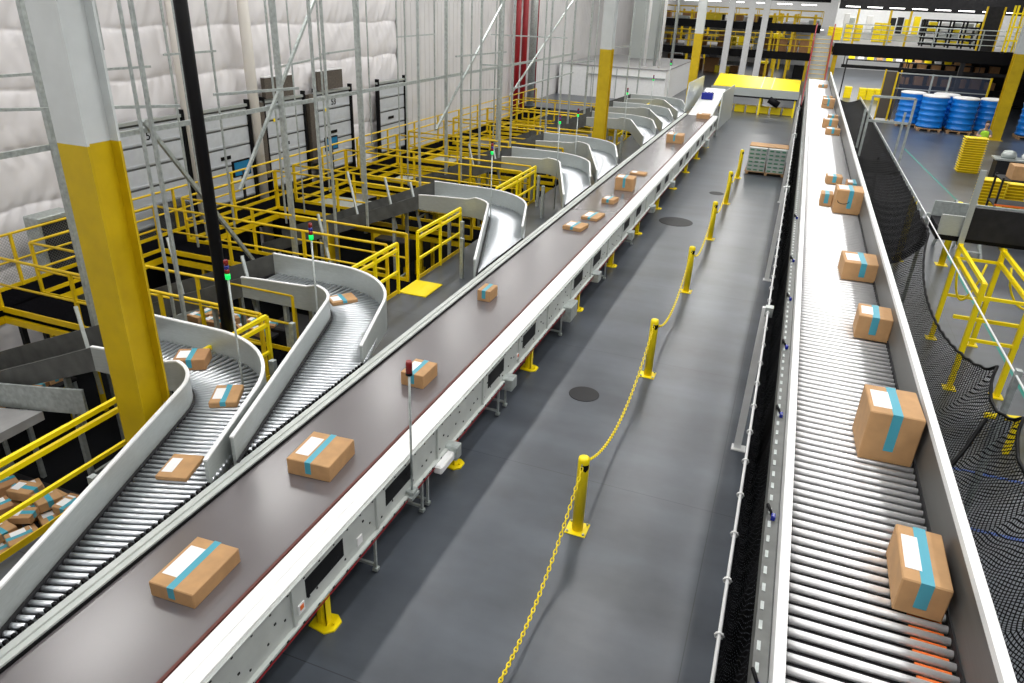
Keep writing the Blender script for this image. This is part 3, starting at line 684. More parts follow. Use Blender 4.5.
# ------------------------------------------------------------------ overhead roller conveyor (right)
oc = empty('overhead_roller_conveyor', (0, 0, 0)); tag(oc, 'long raised conveyor of bright steel rollers down the right side', 'conveyor')
Y1 = 42
P = oc
m = MB(); m.box(.455, .51, .5, Y1, ZR+.0, ZR+.02); m.box(.45, .456, .5, Y1, ZR-.14, ZR+.02); m.build('left_rail', M['white'], P)
m = MB(); m.box(.36, .445, .5, Y1, ZR-.28, ZR-.12); fr = m.build('cable_tray', M['traydk'], P)
m = MB()
for k in range(130): m.box(.375, .395, .8+k*.16, .87+k*.16, ZR-.121, ZR-.116)
m.build('tray_slots', M['galv'], fr)['kind'] = 'stuff'
for y in (2.9, 4.4, 5.9, 7.4, 8.9, 10.5, 13): 
    m = MB(); m.bevbox(.39, .42, y, y+.05, ZR-.12, ZR-.08, .006); m.build('sensor_plug', M['lens_b'], P)
    MB().tube([(.40, y+.03, ZR-.1), (.36, y+.1, ZR-.06), (.37, y+.2, ZR-.16)], .012, 6).build('sensor_cable', M['black'], P)
B(.5, 1.40, .5, Y1, ZR-.30, ZR-.10).build('lower_pan', M['dark'], P)
B(1.38, 1.41, .5, Y1, ZR-.3, ZR+.36).build('guard_panel', M['panelr'], P)
B(1.375, 1.43, .5, Y1, ZR+.36, ZR+.41).build('guard_cap', M['white'], P)
B(1.385, 1.37, .5, Y1, ZR-.02, ZR+.03).build('chain_guard', M['dark'], P)
pitch = .092
me0 = None
nr = int((Y1-.6)/pitch)
rm = MB(); rm.tube([(0, 0, 0), (.86, 0, 0)], .0245, 12)
me0 = bpy.data.meshes.new('roller'); me0.from_pydata(rm.v, [], rm.f); me0.materials.append(M['chrome2']); me0.polygons.foreach_set('use_smooth', rm.sm)
y = 2.3
for k in range(100):
    o = bpy.data.objects.new('roller', me0); COL.objects.link(o); o.parent = P; o.location = (.51, y, ZR-.028); y += pitch
m = MB()
while y < Y1-.1: m.tube([(.51, y, ZR-.028), (1.37, y, ZR-.028)], .0245, 8); y += pitch
o = m.build('distant_rollers', M['chrome2'], P); o['kind'] = 'stuff'
for k in range(24):
    yy = 2.30+pitch*(k+.5)
    B(1.17, 1.35, yy-.014, yy+.014, ZR-.05, ZR-.035).build('orange_band', M['orange'], P)
for yy in (9.2, 16.8, 24.4, 32, 39.6):
    for x in (.5, 1.36): MB().beam((x, yy, 0), (x, yy, ZR-.3), .09).build('leg', M['dark'], P)
    MB().beam((.5, yy, .9), (1.36, yy, .9), .05).build('cross_brace', M['dark'], P)
# left catch net
def ln(u, v):
    y = .5+u*38; x = .19+v*.22; dip = .55*math.sin(PI*v)**.8*(1+.08*math.sin(y*2.3))
    return (x+.02*math.sin(y*7)*v, y, 2.2+(2.42-2.2)*v-dip+.02*math.sin(y*34)*math.sin(PI*v))
t = empty('catch_net', (.2, 9.45, 0)); t.location = (0, 0, 0); tag(t, 'narrow black catch net on a white cable along the left of the overhead conveyor', 'net')
grid_sheet(900, 8, ln, lambda u, v: (u*38, v*1.2)).build('netting', M['netd'], t)
MB().tube([(.19, .5, 2.2), (.19, 38.5, 2.2)], .013, 6).build('cable', M['white'], t)
m = MB()
for k in range(70):
    y = 1.0+k*.52
    m.tube([(.19+.026*math.cos(a), y+.0, 2.2+.026*math.sin(a)) for a in [2*PI*q/8 for q in range(8)]], .008, 5, True)
m.build('cable_clips', M['white'], t)
for y in (3.05, 9.45, 17.2, 25.4, 33):
    m = MB(); m.beam((.16, y, .02), (.16, y, 2.24), .10, .06); m.box(.08, .28, y-.08, y+.08, 0, .02); p = m.build('net_post', M['white'], t)
    m = MB(); m.box(.15, .25, y-.04, y+.08, 2.12, 2.25); m.build('cable_bracket', M['guard'], p)
# yellow cable ties hint under the net
# right catch net
def rn(u, v):
    y = 1.5+u*38
    x1 = 2.91; z1 = 2.2+(.0)
    span = (y-1.5) % 6.4/6.4
    near = max(0, 1-max(0, (y-13.6))/1.5) if y > 13.6 else 1.0
    sc = .0
    if y < 9.4: sc = .28*math.sin(PI*((y-.3) % 1.3/1.3))**.7
    elif y < 15.4: sc = .62*math.sin(PI*(y-9.4)/6.0)**.6
    else: sc = .06*abs(math.sin(y*4))
    x = 1.44+(x1-1.44)*v; xx = x-sc*.35*v
    base = 2.5+(z1-2.5)*v-(1.15 if y < 14 else max(.35, 1.15-(y-14)*.2))*math.sin(PI*min(1, v*.95))**.9
    if y < 15.4: base -= sc*.75*v**2
    return (xx, y, base+.012*math.sin(y*19+v*5))
t = empty('catch_net', (0, 0, 0)); tag(t, 'wide sagging black diamond net strung along the right of the overhead conveyor', 'net')
grid_sheet(260, 24, lambda u, v: rn(u*.36, v), lambda u, v: (u*.36*38, v*2.7)).build('netting', M['net'], t)
grid_sheet(300, 14, lambda u, v: rn(.36+u*.64, v), lambda u, v: (u*.64*38, v*2.7)).build('dense_netting', M['netd'], t)
MB().tube([(2.91, .8, 2.2), (2.91, 40, 2.2)], .013, 6).build('cable', M['white'], t)
m = MB(); pts = [rn(u/380, 1) for u in range(0, 381)]; m.tube([Vector(p) for p in pts[:150]], .02, 5); m.build('net_edge_rope', M['black'], t)
m = MB(); m.tube([Vector(rn((7.0-1.5+v*1.6)/38, .1+v*.85))+Vector((0, 0, .02)) for v in [k/12 for k in range(13)]], .025, 6); m.build('lacing_rope', M['black'], t)
m = MB()
for k in range(40):
    y = 16.4+k*.6; m.add([(2.90, y, 2.2), (2.90, y+.5, 2.2), (2.86, y+.25, 1.95)], [(0, 1, 2)])
m.build('scalloped_edge', M['guard'], t)
for y in (8.75, 16.2):
    m = MB(); m.beam((2.93, y, .02), (2.93, y, 2.26), .06, .08); m.box(2.8, 3.05, y-.1, y+.1, 0, .02); p = m.build('net_post', M['galv'], t)
# ------------------------------------------------------------------ bollards with chain
bol = None; by = [2.55, 6.79, 11.16, 15.55, 19.94, 24.27, 28.6]
bl = {1: 'nearest yellow bollard with bolted square base', 2: 'second yellow bollard, behind the dark floor disc', 3: 'third yellow bollard up the aisle', 4: 'fourth yellow bollard up the aisle', 5: 'fifth yellow bollard, second from the carton pallet', 6: 'farthest yellow bollard, right beside the carton pallet'}
for i, y in enumerate(by):
    if i == 0: continue
    if bol is None:
        bol = o = empty('bollard', (-1.5, y, 0))
        MB().lathe([(.068, .012), (.068, 1.02), (.062, 1.05), (.03, 1.065)], 20).build('post', M['ybright'], o)
        m = MB(); m.bevbox(-.13, .13, -.13, .13, 0, .014, .004); m.build('base_plate', M['ybright'], o)
        for sx in (-1, 1):
            for sy in (-1, 1): MB().lathe([(.016, .014), (.016, .03), (.008, .04)], 6, (sx*.1, sy*.1)).build('anchor_bolt', M['galv'], o)
        m = MB(); 
        vs = [(.0695*math.cos(a), .0695*math.sin(a), z) for a in [-PI/2-.2+k*.14 for k in range(12)] for z in (.90-.0, .98)]
        for k in range(12): vs[2*k] = (vs[2*k][0], vs[2*k][1], .885+.008*abs(k-6))
        m.add(vs, [(2*k, 2*k+2, 2*k+3, 2*k+1) for k in range(11)]); m.build('reflective_sticker', M['black'], o)
        m = MB(); m.tube([(.0, -.075, .97), (.0, -.1, .985), (0, -.075, 1.0)], .008, 6); m.build('chain_eye', M['galv'], o)
    else: o = copy_tree(bol); o.location = (-1.5, y, 0)
    tag(o, bl[i], 'bollard', 'yellow bollards along the aisle')
def chain_link(c, d, roll):
    d = d.normalized(); up = Vector((0, 0, 1)); a = d.cross(up).normalized(); b = a.cross(d)
    u = a if roll else b
    pts = []
    for k in range(10):
        t = 2*PI*k/10; pts.append(c+d*math.cos(t)*.034+u*math.sin(t)*.017)
    return pts
ends = by+[30.6]
cl = ['yellow plastic chain running from the nearest bollard to the bottom edge', 'yellow plastic chain between the first and second bollards', 'yellow plastic chain between the second and third bollards', 'yellow plastic chain between the third and fourth bollards', 'yellow plastic chain between the fourth and fifth bollards', 'yellow plastic chain between the fifth and farthest bollards']
for i in range(6):
    y0, y1 = by[i], by[i+1]; L = y1-y0; z0 = .96; sag = .62
    m = MB(); N = 84
    def cp(s): return Vector((-1.5+.0*s, y0+.07+s*(L-.14), z0-sag*4*s*(1-s)))
    if i == 0:
        def cp(s): return Vector((-1.5-.0*s, y0+.07+s*(L-.14), z0-.75*4*s*(1-s)))
    for k in range(N):
        s = (k+.5)/N; c = cp(s); d = cp(min(1, s+.005))-cp(max(0, s-.005))
        m.tube(chain_link(c, d, k % 2), .0065, 5, True)
    tag(m.build('plastic_chain', M['ybright']), cl[i], 'chain', 'chains between the bollards')
# floor discs, marks
for (x, y, r, lab) in ((-2.33, 10.04, .25, 'dark round floor disc beside the first chain span'), (-2.65, 21.25, .5, 'dark oval patch on the floor far along the aisle'), (-1.95, 25.6, .25, 'small dark patch near the fifth bollard')):
    m = MB(); m.lathe([(r, .0), (r, .004), (r*.96, .006)], 28, (0, 0)); o = m.build('manhole_cover' if r < .3 else 'floor_patch', M['dark'], None, (x, y, 0)); tag(o, lab, 'floor cover' if r < .3 else 'floor patch')
for y, lab in ((10.2, 'blue tape line on the floor under the net, farther one'), (8.78, 'blue tape line on the floor under the net, nearer one')):
    tag(B(1.9, 6.5, y, y+.06, 0, .003).build('floor_tape', M['bluetape']), lab, 'floor tape')
tag(MB().quadbox([(4.6, 13), (4.68, 13), (4.70, 22), (4.62, 22)], 0, .003).build('floor_tape', M['green']), 'green tape line under the yellow conveyor stand', 'floor tape')
tag(MB().quadbox([(5.35, 40), (5.42, 40), (6.15, 27), (6.08, 27)], 0, .003).build('floor_tape', M['green']), 'thin green tape line in front of the blue drums', 'floor tape')
tag(B(5.6, 14, 12.5, 12.56, 0, .003).build('floor_tape', M['green']), 'green tape line right of the yellow conveyor stand', 'floor tape')

# ------------------------------------------------------------------ pallet with trays
t = empty('wooden_pallet', (-.6, 30.4, 0)); tag(t, 'wooden pallet on the floor under the stack of green-striped trays', 'pallet')
for k in range(7): B(-.75, .75, -.9+k*.27, -.9+k*.27+.16, .11, .135).build('deck_board', M['wood'], t)
for x in (-.7, 0, .62): B(x, x+.1, -.9, .9, .02, .11).build('stringer', M['wood'], t)
proto = None
for r_ in range(6):
    for c in range(2):
        if proto is None:
            proto = o = empty('stock_tray'); m = MB(); m.bevbox(-.34, .34, -.55, .55, 0, .14, .01); m.build('tray_body', M['guard'], o)
            for sx in (-.22, 0, .22): B(sx-.07, sx+.07, -.556, -.55, .035, .085).build('green_stripe', mat('tray_green', (.06, .22, .13), .5), o)
        else: o = copy_tree(proto)
        o.location = (-.96+c*.72, 30.1, .136+r_*.15)
        tag(o, 'pale tray with green stripes stacked on the pallet beyond the bollards', 'tray', 'trays stacked on the pallet')
tag(MB().bevbox(-1.32, .12, 29.8, 30.66, 1.03, 1.06, .01).build('cardboard_sheet', M['card']), 'flat cardboard sheet lying on top of the tray stack', 'cardboard')

# ------------------------------------------------------------------ belt end: ramp and guard panels
t = empty('incline_conveyor', (0, 0, 0)); tag(t, 'white ramp conveyor with tall grey side panels at the end of the belt', 'conveyor')
m = MB(); m.add([(-4.85, 37.7, .97), (-3.7, 37.7, .97), (-3.75, 43.5, 1.75), (-4.8, 43.5, 1.75), (-4.85, 37.7, .8), (-3.7, 37.7, .8), (-3.75, 43.5, 1.6), (-4.8, 43.5, 1.6)], [(0, 1, 2, 3), (7, 6, 5, 4), (0, 4, 5, 1), (1, 5, 6, 2), (2, 6, 7, 3), (3, 7, 4, 0)]); m.build('ramp_bed', M['white'], t)
m = MB(); m.add([(-3.33, 37.0, .45), (-3.33, 37.4, 2.15), (-3.25, 42.6, 2.1), (-3.2, 42.6, .4), (-3.28, 37.0, .45), (-3.28, 37.4, 2.15), (-3.2, 42.6, 2.1), (-3.15, 42.6, .4)], [(0, 1, 2, 3), (7, 6, 5, 4), (0, 4, 5, 1), (1, 5, 6, 2), (2, 6, 7, 3), (3, 7, 4, 0)]); m.build('side_panel', M['guard'], t)
m = MB(); m.add([(-5.1, 37.7, 1.0), (-5.1, 38.3, 2.4), (-5.15, 44.5, 2.3), (-5.15, 44.5, .8), (-5.05, 37.7, 1.0), (-5.05, 38.3, 2.4), (-5.1, 44.5, 2.3), (-5.1, 44.5, .8)], [(0, 1, 2, 3), (7, 6, 5, 4), (0, 4, 5, 1), (1, 5, 6, 2), (2, 6, 7, 3), (3, 7, 4, 0)]); m.build('side_panel', M['guard'], t)
m = MB(); m.bevbox(-4.7, -4.1, 40.8, 41.3, 1.4, 1.75, .03); m.build('blue_scanner', M['lens_b'], t)
for x, y in ((-3.45, 38.2), (-3.42, 43.5), (-4.95, 40), (-4.9, 43.5)): MB().beam((x, y, 0), (x, y, 1.1), .12).build('leg', M['galv'], t)

# ------------------------------------------------------------------ crossing conveyor with yellow cover
t = empty('cross_conveyor', (0, 0, 0)); tag(t, 'conveyor with a bright yellow covered top crossing the end of the aisle', 'conveyor')
m = MB(); m.add([(-4.9, 48, 1.55), (.1, 48, 1.5), (.1, 51.2, 1.9), (-4.9, 51.2, 2.0), (-4.9, 48, 1.45), (.1, 48, 1.4), (.1, 51.2, 1.8), (-4.9, 51.2, 1.9)], [(0, 1, 2, 3), (7, 6, 5, 4), (0, 4, 5, 1), (1, 5, 6, 2), (2, 6, 7, 3), (3, 7, 4, 0)]); m.build('yellow_cover', M['ybright'], t)
for x in (-2.1, -1.5): 
    MB().add([(x, 48, 1.555), (x+.05, 48, 1.555), (x+.05, 51.2, 1.98), (x, 51.2, 1.98)], [(0, 1, 2, 3)]).build('cover_seam', M['cream'], t)
m = MB(); m.box(-5.0, .15, 47.9, 48.0, 1.05, 1.5); m.build('side_frame', M['guard'], t)
B(-5, .1, 48.0, 51, 1.0, 1.35).build('belt_bed', M['galv'], t)
B(-4.9, .1, 47.95, 48.1, .95, 1.06).build('lower_flange', M['dark'], t)
m = MB(); m.tube([(-1.5, 47.9, .95), (-.9, 47.9, .65)], .2, 12); m.build('drive_motor', M['black'], t)
for x in (-4.6, -2.0, .0): 
    for yy in (48, 50.8): MB().beam((x, yy, 0), (x, yy, 1.0), .1).build('leg', M['ybright'], t)
proto = None
for k in range(6):
    if proto is None:
        proto = o = empty('yellow_tote'); m = MB(); m.bevbox(-.3, .3, -.25, .25, 0, .42, .03); m.build('tote_body', M['ybright'], o); B(-.33, .33, -.28, .28, .38, .42).build('tote_rim', M['ybright'], o)
    else: o = copy_tree(proto)
    o.location = (-3.9+k*.72, 48.9, 0); tag(o, 'yellow tote on the floor under the yellow-covered crossing conveyor', 'tote', 'totes under the crossing conveyor')

# ------------------------------------------------------------------ white enclosure at the left far end
t = empty('enclosure', (0, 0, 0)); tag(t, 'low white walled enclosure with a grey roof at the far left', 'enclosure')
B(-15.5, -8.2, 50, 62, 0, 1.95).build('walls', M['white'], t); B(-15.5, -8.15, 49.95, 62, 1.95, 2.02).build('roof_deck', M['concrete'], t)
for x in (-13.2, -11.5): B(x, x+.05, 49.96, 50.0, 0, 1.9).build('panel_seam', M['guard'], t)
B(-13.5, -8.2, 49.9, 50, 1.42, 1.5).build('wall_rail', M['galv'], t)
t = empty('grey_partition', (-11.6, 58, 0)); tag(t, 'tall grey panelled partition rising behind the second column', 'partition')
B(-.9, 1.3, 0, .15, 2.1, ZC).build('partition_panel', M['guard'], t)
for x in (-.9, 1.25): B(x, x+.06, -.1, 0, 2.1, ZC).build('partition_stud', M['galv'], t)
for i, (x, y) in enumerate(((-10.1, 52), (-9.6, 53), (-9.0, 51.5), (-8.6, 54))):
    o = MB().tube([(x, y, 2.02), (x, y, ZC)], .1, 10).build('roof_duct', M['guard' if i % 2 else 'white']); tag(o, 'pale vertical duct rising from the roof of the white enclosure', 'duct', 'ducts on the white enclosure')

# ------------------------------------------------------------------ far three-level mezzanine on the left
t = empty('mezzanine', (0, 75, 0)); tag(t, 'distant multi-level mezzanine with dark beams and yellow railings', 'mezzanine')
for z in (2.1, 4.45):
    B(-16, .9, 0, .3, z-.33, z+.33).build('edge_beam', M['black'], t); B(-16, .9, .3, 30, z+.1, z+.3).build('deck', M['concrete'], t)
    railing(t, (-16, 0, z+.33), (.9, 0, z+.33), 10, toe=False, r=.05)
    B(-16, .9, 14, 14.3, z-.2, z+.3).build('edge_beam', M['black'], t)
    railing(t, (-16, 14, z+.33), (.9, 14, z+.33), 9, toe=False, r=.05)
for x in (-13.5, -10.6, -3.2, -2.5, -1.4, .3): 
    for yy in (.15, 14.2): MB().beam((x, yy, 0), (x, yy, 5.6), .22).build('mezzanine_post', M['yellow'], t)
B(-16, 1.5, 12, 12.4, 6.75, 8.4).build('roof_beam', M['dark'], t)
for k in range(7): B(-15+k*2.3, -13.6+k*2.3, 8, 8.15, 6.4, 6.48).build('lamp_strip', M['lamp'], t)
for k in range(5): B(-3.5+k*1.0, -2.7+k*1.0, 10, 10.12, 4.2, 4.26).build('lamp_strip', M['lamp'], t)
for i, (x, y) in enumerate(((-6.95, 74.2), (-5.2, 74.4), (-3.95, 74.6))):
    o = MB().box(-.27, .27, -.2, .2, 0, ZC-.0).build('white_column', M['white'], None, (x, y, 0)); tag(o, ('leftmost of three white columns before the far mezzanine', 'middle of three white columns before the far mezzanine', 'rightmost of three white columns before the far mezzanine')[i], 'column')
for k in range(40):
    x = random.uniform(-15, .3); lev = k % 3; z = (0, 2.4, 4.75)[lev]; yy = 77+random.uniform(0, 8)
    w_ = random.uniform(.4, .8); h = random.uniform(.5, 1.4)
    if lev == 2: h *= .5
    o = MB().bevbox(-w_, w_, -.5, .5, 0, h, .03).build('stock_crate', M[random.choice(('guard', 'card2', 'white', 'ybright', 'galv', 'card2', 'dark'))], None, (x, yy, z)); tag(o, 'crate of stock standing on the far mezzanine levels', 'crate', 'stock on the far mezzanine')
for k in range(6):
    o = MB().bevbox(-.42, .42, -.5, .5, 0, 1.15, .03).build('brown_gaylord', M['card2'], None, (-2.1+k*.95, 76.5, 2.4)); tag(o, 'large brown carton in the row on the middle mezzanine level', 'box', 'brown cartons on the mezzanine')
# back screen wall behind the mezzanine
struct(B(-16, 30, 98, 98.3, 0, 7.6).build('trim_5', M['white']), 'pale far partition wall')

# ------------------------------------------------------------------ stairs
t = empty('staircase', (0, 0, 0)); tag(t, 'steel staircase with red side panels beyond the end of the overhead conveyor', 'stairs')
for k in range(18):
    z = .24*(k+1); y = 48.6+k*.22
    B(.42, 1.36, y, y+.24, z-.03, z).build('step', M['galv'], t)
    B(.42, 1.36, y-.012, y, z-.03, z+.0).build('step_nosing', M['yellow'], t)
    B(.42, 1.36, y+.2, y+.21, z, z+.2).build('riser', M['guard'], t)
for x in (.34, 1.40):
    m = MB(); m.add([(x, 48.4, 0), (x, 48.4, .6), (x, 52.4, 5.2), (x, 52.8, 5.2), (x, 52.8, 4.0), (x+.06, 48.4, 0), (x+.06, 48.4, .6), (x+.06, 52.4, 5.2), (x+.06, 52.8, 5.2), (x+.06, 52.8, 4.0)], [(0, 1, 2, 3, 4), (9, 8, 7, 6, 5), (0, 5, 6, 1), (1, 6, 7, 2), (2, 7, 8, 3), (3, 8, 9, 4), (4, 9, 5, 0)]); m.build('side_panel', M['red'], t)
# ------------------------------------------------------------------ right mezzanine
t = empty('mezzanine', (0, 52, 0)); tag(t, 'black-beamed mezzanine above the blue drums at upper right', 'mezzanine')
B(1.6, 22, 0, .35, 3.45, 4.15).build('edge_beam', M['black'], t); B(1.6, 22, .35, 16, 3.9, 4.1).build('deck', M['concrete'], t)
B(1.9, 22, 15, 15.3, 3.0, 3.5).build('edge_beam', M['black'], t)
railing(t, (2.0, .1, 4.15), (22, .1, 4.15), 9, toe=False, r=.025, mat_='galv', mid=(.3, .6, .85))
for x in (2.6, 4.4, 5.5): MB().beam((x, .4, 4.1), (x+.0, .4, 6.1), .12).build('mezzanine_post', M['yellow'], t)
for x in (1.8, 8.9, 14): 
    for yy in (.2, 14): MB().beam((x, yy, 0), (x, yy, 3.5), .25).build('support_post', M['yellow' if x < 5 else 'dark'], t)
B(2.3, 22, .9, 1.0, 2.72, 2.92).build('cable_tray', M['dark'], t)
for x in (2.4, 6, 10, 14): MB().beam((x, .95, 2.9), (x, .95, 3.9), .05).build('tray_hanger', M['dark'], t)
B(1.8, 22, 13.6, 14, 6.15, 7.4).build('roof_beam', M['dark'], t)
for k in range(9): B(2.2+k*1.5, 3.2+k*1.5, 12, 12.15, 6.28, 6.34).build('lamp_strip', M['lamp'], t)
B(1.8, 22, 17, 17.2, 4.1, 6.6).build('back_panel', M['white'], t)
B(2.0, 9, 14.5, 16.9, 4.1, 4.6).build('white_counter', M['white'], t)
m = MB()
for x in [6.9+k*.75 for k in range(6)]: m.beam((x, 3.9, 4.1), (x, 3.9, 5.7), .1); m.beam((x, 5.2, 4.1), (x, 5.2, 5.7), .1)
for z in (4.25, 4.6, 4.95, 5.3, 5.65): m.beam((6.8, 3.9, z), (10.8, 3.9, z), .09); m.beam((6.8, 5.2, z), (10.8, 5.2, z), .09)
rk = m.build('storage_rack', M['black']); rk.location = (0, 52, 0); tag(rk, 'black tote rack standing on the right mezzanine', 'rack')
for k in range(24):
    x = 7.3+(k % 6)*.68; z = 4.31+(k//6)*.35
    mk = random.choice(('ybright', 'white', 'ybright', 'guard')); o = MB().bevbox(-.22, .22, -.3, .3, 0, .2, .02).build('rack_tote', M[mk], None, (x, 56.4, z)); tag(o, ('yellow' if mk == 'ybright' else 'pale')+' tote in the black rack on the right mezzanine', 'tote', 'totes in the black rack '+('yellow' if mk == 'ybright' else 'pale'))
for k, (x, y, n_) in enumerate(((1.9, 59, 4), (2.5, 59, 5), (3.2, 60, 5), (4.4, 60, 6), (4.9, 60, 6), (5.3, 61, 5), (1.5, 61, 4))):
    for q in range(n_):
        o = MB().bevbox(-.24, .24, -.3, .3, 0, .2, .02).build('stacked_tote', M['ybright'], None, (x, y, 4.11+q*.205)); tag(o, 'yellow tote in a stack on the right mezzanine', 'tote', 'tote stacks on the right mezzanine')
for x, y in ((4.6, 62.6), (5.15, 62.6), (5.7, 62.8), (3.6, 63)):
    for q in range(4):
        o = MB().bevbox(-.26, .26, -.3, .3, 0, .2, .02).build('stacked_tote', M['ybright'], None, (x, y, q*.205+.0)); tag(o, 'yellow tote stacked on the bright floor under the right mezzanine', 'tote', 'tote stacks under the right mezzanine')
for k in range(12):
    x = 3.2+k*.62; mk = ('ybright', 'white', 'ybright', 'card')[k % 4]
    o = MB().bevbox(-.2, .2, -.25, .25, 0, .2+.06*(k % 3), .02).build('small_carton', M[mk], None, (x, 60.5, 2.9)); tag(o, ('yellow', 'white', 'yellow', 'brown')[k % 4]+' carton on the high shelf glimpsed under the right mezzanine beam', 'box', 'cartons on the high shelf '+('yellow', 'white', 'yellow', 'brown')[k % 4])
t = empty('high_shelf', (0, 60.5, 0)); tag(t, 'dark high shelf under the right mezzanine holding small cartons', 'shelf')
B(2.9, 11, -.4, .4, 2.82, 2.9).build('shelf_board', M['dark'], t)
for x in (2.95, 7, 10.95): MB().beam((x, 0, 0), (x, 0, 2.82), .09).build('upright', M['dark'], t)
t = empty('dark_racking', (0, 64, 0)); tag(t, 'dark racking with brown cartons behind the blue drums and fence', 'rack')
B(6.9, 22, .9, 1.0, 0, 3.3).build('back_panel', M['dark'], t)
for z in (.1, 1.1, 2.1): B(6.9, 22, 0, .9, z, z+.06).build('shelf', M['dark'], t)
for k in range(14):
    o = MB().bevbox(-.3, .3, -.35, .35, 0, .5+.1*(k % 3), .02).build('carton_stock', M['card2'], None, (7.4+(k % 7)*.95, 64.45, (1.16, 2.16)[k//7])); tag(o, 'brown carton on the dark racking behind the blue drums', 'box', 'cartons on the dark racking')
for k in range(18):
    x = 2.4+k*.55+random.uniform(-.1, .1); h = random.uniform(.3, 1.3); mk = random.choice(('guard', 'ybright', 'white', 'dark', 'galv', 'dark'))
    o = MB().bevbox(-.2, .2, -.3, .3, 0, h, .02).build('upper_crate', M[mk], None, (x, 65.2, 4.61 if x < 8.8 else 4.11)); tag(o, 'mixed crate at the back of the right mezzanine, before its white wall', 'crate', 'mixed crates at the back of the right mezzanine')
# dark tunnel panel & yellow ladder tower
t = empty('dark_screen', (9.85, 52.6, 4.12)); tag(t, 'dark upright screen with yellow frame on the right mezzanine', 'screen')
B(-.35, .45, .2, .3, 0, 2.4).build('panel', M['dark'], t)
for x in (-.4, .5): MB().beam((x, .2, 0), (x, .2, 2.4), .09).build('frame_post', M['yellow'], t)
t = empty('ladder_tower', (9.15, 44, 0)); tag(t, 'yellow caged access tower at the upper right corner', 'ladder')
t.location = (10.9, 51.0, 3.6)
B(-.4, .9, -.4, .5, .5, .6).build('platform', M['black'], t)
for x in (-.35, .1, .85):
    for yy in (-.35, .45): MB().beam((x, yy, .5), (x, yy, 3.0), .09).build('post', M['ybright'], t)
for z in (1.2, 1.9, 2.6): 
    for yy in (-.35, .45): MB().beam((-.35, yy, z), (.85, yy, z), .07).build('rail', M['ybright'], t)

# ------------------------------------------------------------------ blue drums, fence
proto = None
dl = ['blue ribbed drum at the back left of the row', 'blue ribbed drum at the front left of the row', 'second blue ribbed drum in the front row', 'third blue ribbed drum in the front row, behind the worker', 'blue ribbed drum just right of the yellow column', 'blue ribbed drum filling the gap behind the second drum', 'rightmost blue ribbed drum at the edge']
for i, (x, y) in enumerate(((6.35, 49.2), (7.35, 47.9), (8.85, 47.9), (10.3, 48.3), (12.3, 47.9), (8.1, 49.4), (13.8, 48.1))):
    if proto is None:
        proto = o = empty('blue_drum')
        pr = [(.62, .16)]
        for k in range(5):
            z = .2+k*.31; pr += [(.66, z), (.70, z+.04), (.66, z+.08), (.64, z+.2)]
        pr += [(.68, 1.74), (.68, 1.8)]
        MB().lathe(pr, 26).build('drum_body', M['blue'], o)
        MB().lathe([(.69, 1.8), (.69, 1.86), (.6, 1.9)], 26).build('drum_lid', M['paper'], o)
        m = MB(); 
        for q in (-.55, 0, .5): m.box(q-.06, q+.06, -.62, .62, 0, .1)
        m.box(-.62, .62, -.62, .62, .1, .15); m.build('pallet_base', M['wood'], o)
    else: o = copy_tree(proto)
    o.location = (x, y, 0); tag(o, dl[i], 'drum', 'blue drums on pallets')
t = empty('mesh_fence', (0, 50.6, 0)); tag(t, 'blue-grey wire fence standing behind the blue drums', 'fence')
grid_sheet(1, 1, lambda u, v: (5.4+u*4.9, 0, .1+v*2.65), lambda u, v: (u*4.9, v*2.65)).build('mesh_panel', M['fence'], t)
m = MB(); m.beam((5.4, 0, 2.75), (10.3, 0, 2.75), .06); m.beam((5.4, 0, 1.9), (10.3, 0, 1.9), .05); m.build('top_frame', M['guard'], t)
for x, mk in ((5.4, 'yellow'), (7.3, 'galv'), (8.2, 'galv'), (10.3, 'yellow')): MB().beam((x, 0, 0), (x, 0, 2.8), .1).build('fence_post', M[mk], t)
t = empty('screen_gate', (4.75, 50.8, 0)); tag(t, 'brown mesh gate with yellow edges left of the blue drums', 'gate')
B(0, .85, 0, .05, .1, 2.8).build('gate_panel', M['brownpad'], t)
for x in (0, .85): MB().beam((x, 0, 0), (x, 0, 2.9), .08).build('gate_post', M['yellow'], t)

# ------------------------------------------------------------------ tote stack, worker, carts at right
def totes(x, y, n_, lab, grp, w_=.4, z0=0):
    for q in range(n_):
        t = empty('yellow_tote', (x, y, z0+q*.095)); tag(t, lab, 'tote', grp)
        B(-w_*.88, w_*.88, -.26, .26, 0, .074).build('tote_body', M['ycol'], t); B(-w_, w_, -.31, .31, .072, .092).build('tote_rim', M['ybright'], t)  # darker yellow body puts shade into the gaps between stacked rims
totes(7.25, 35.1, 15, 'yellow nested tote in the tall stack in front of the worker', 'nested totes before the worker', .42)
totes(6.25, 26.3, 14, 'yellow nested tote in the stack behind the dark cart', 'nested totes behind the dark cart', .38)
totes(6.95, 26.6, 13, 'yellow nested tote in the right-hand stack beside the dark cart', 'nested totes right of the first stack', .3)
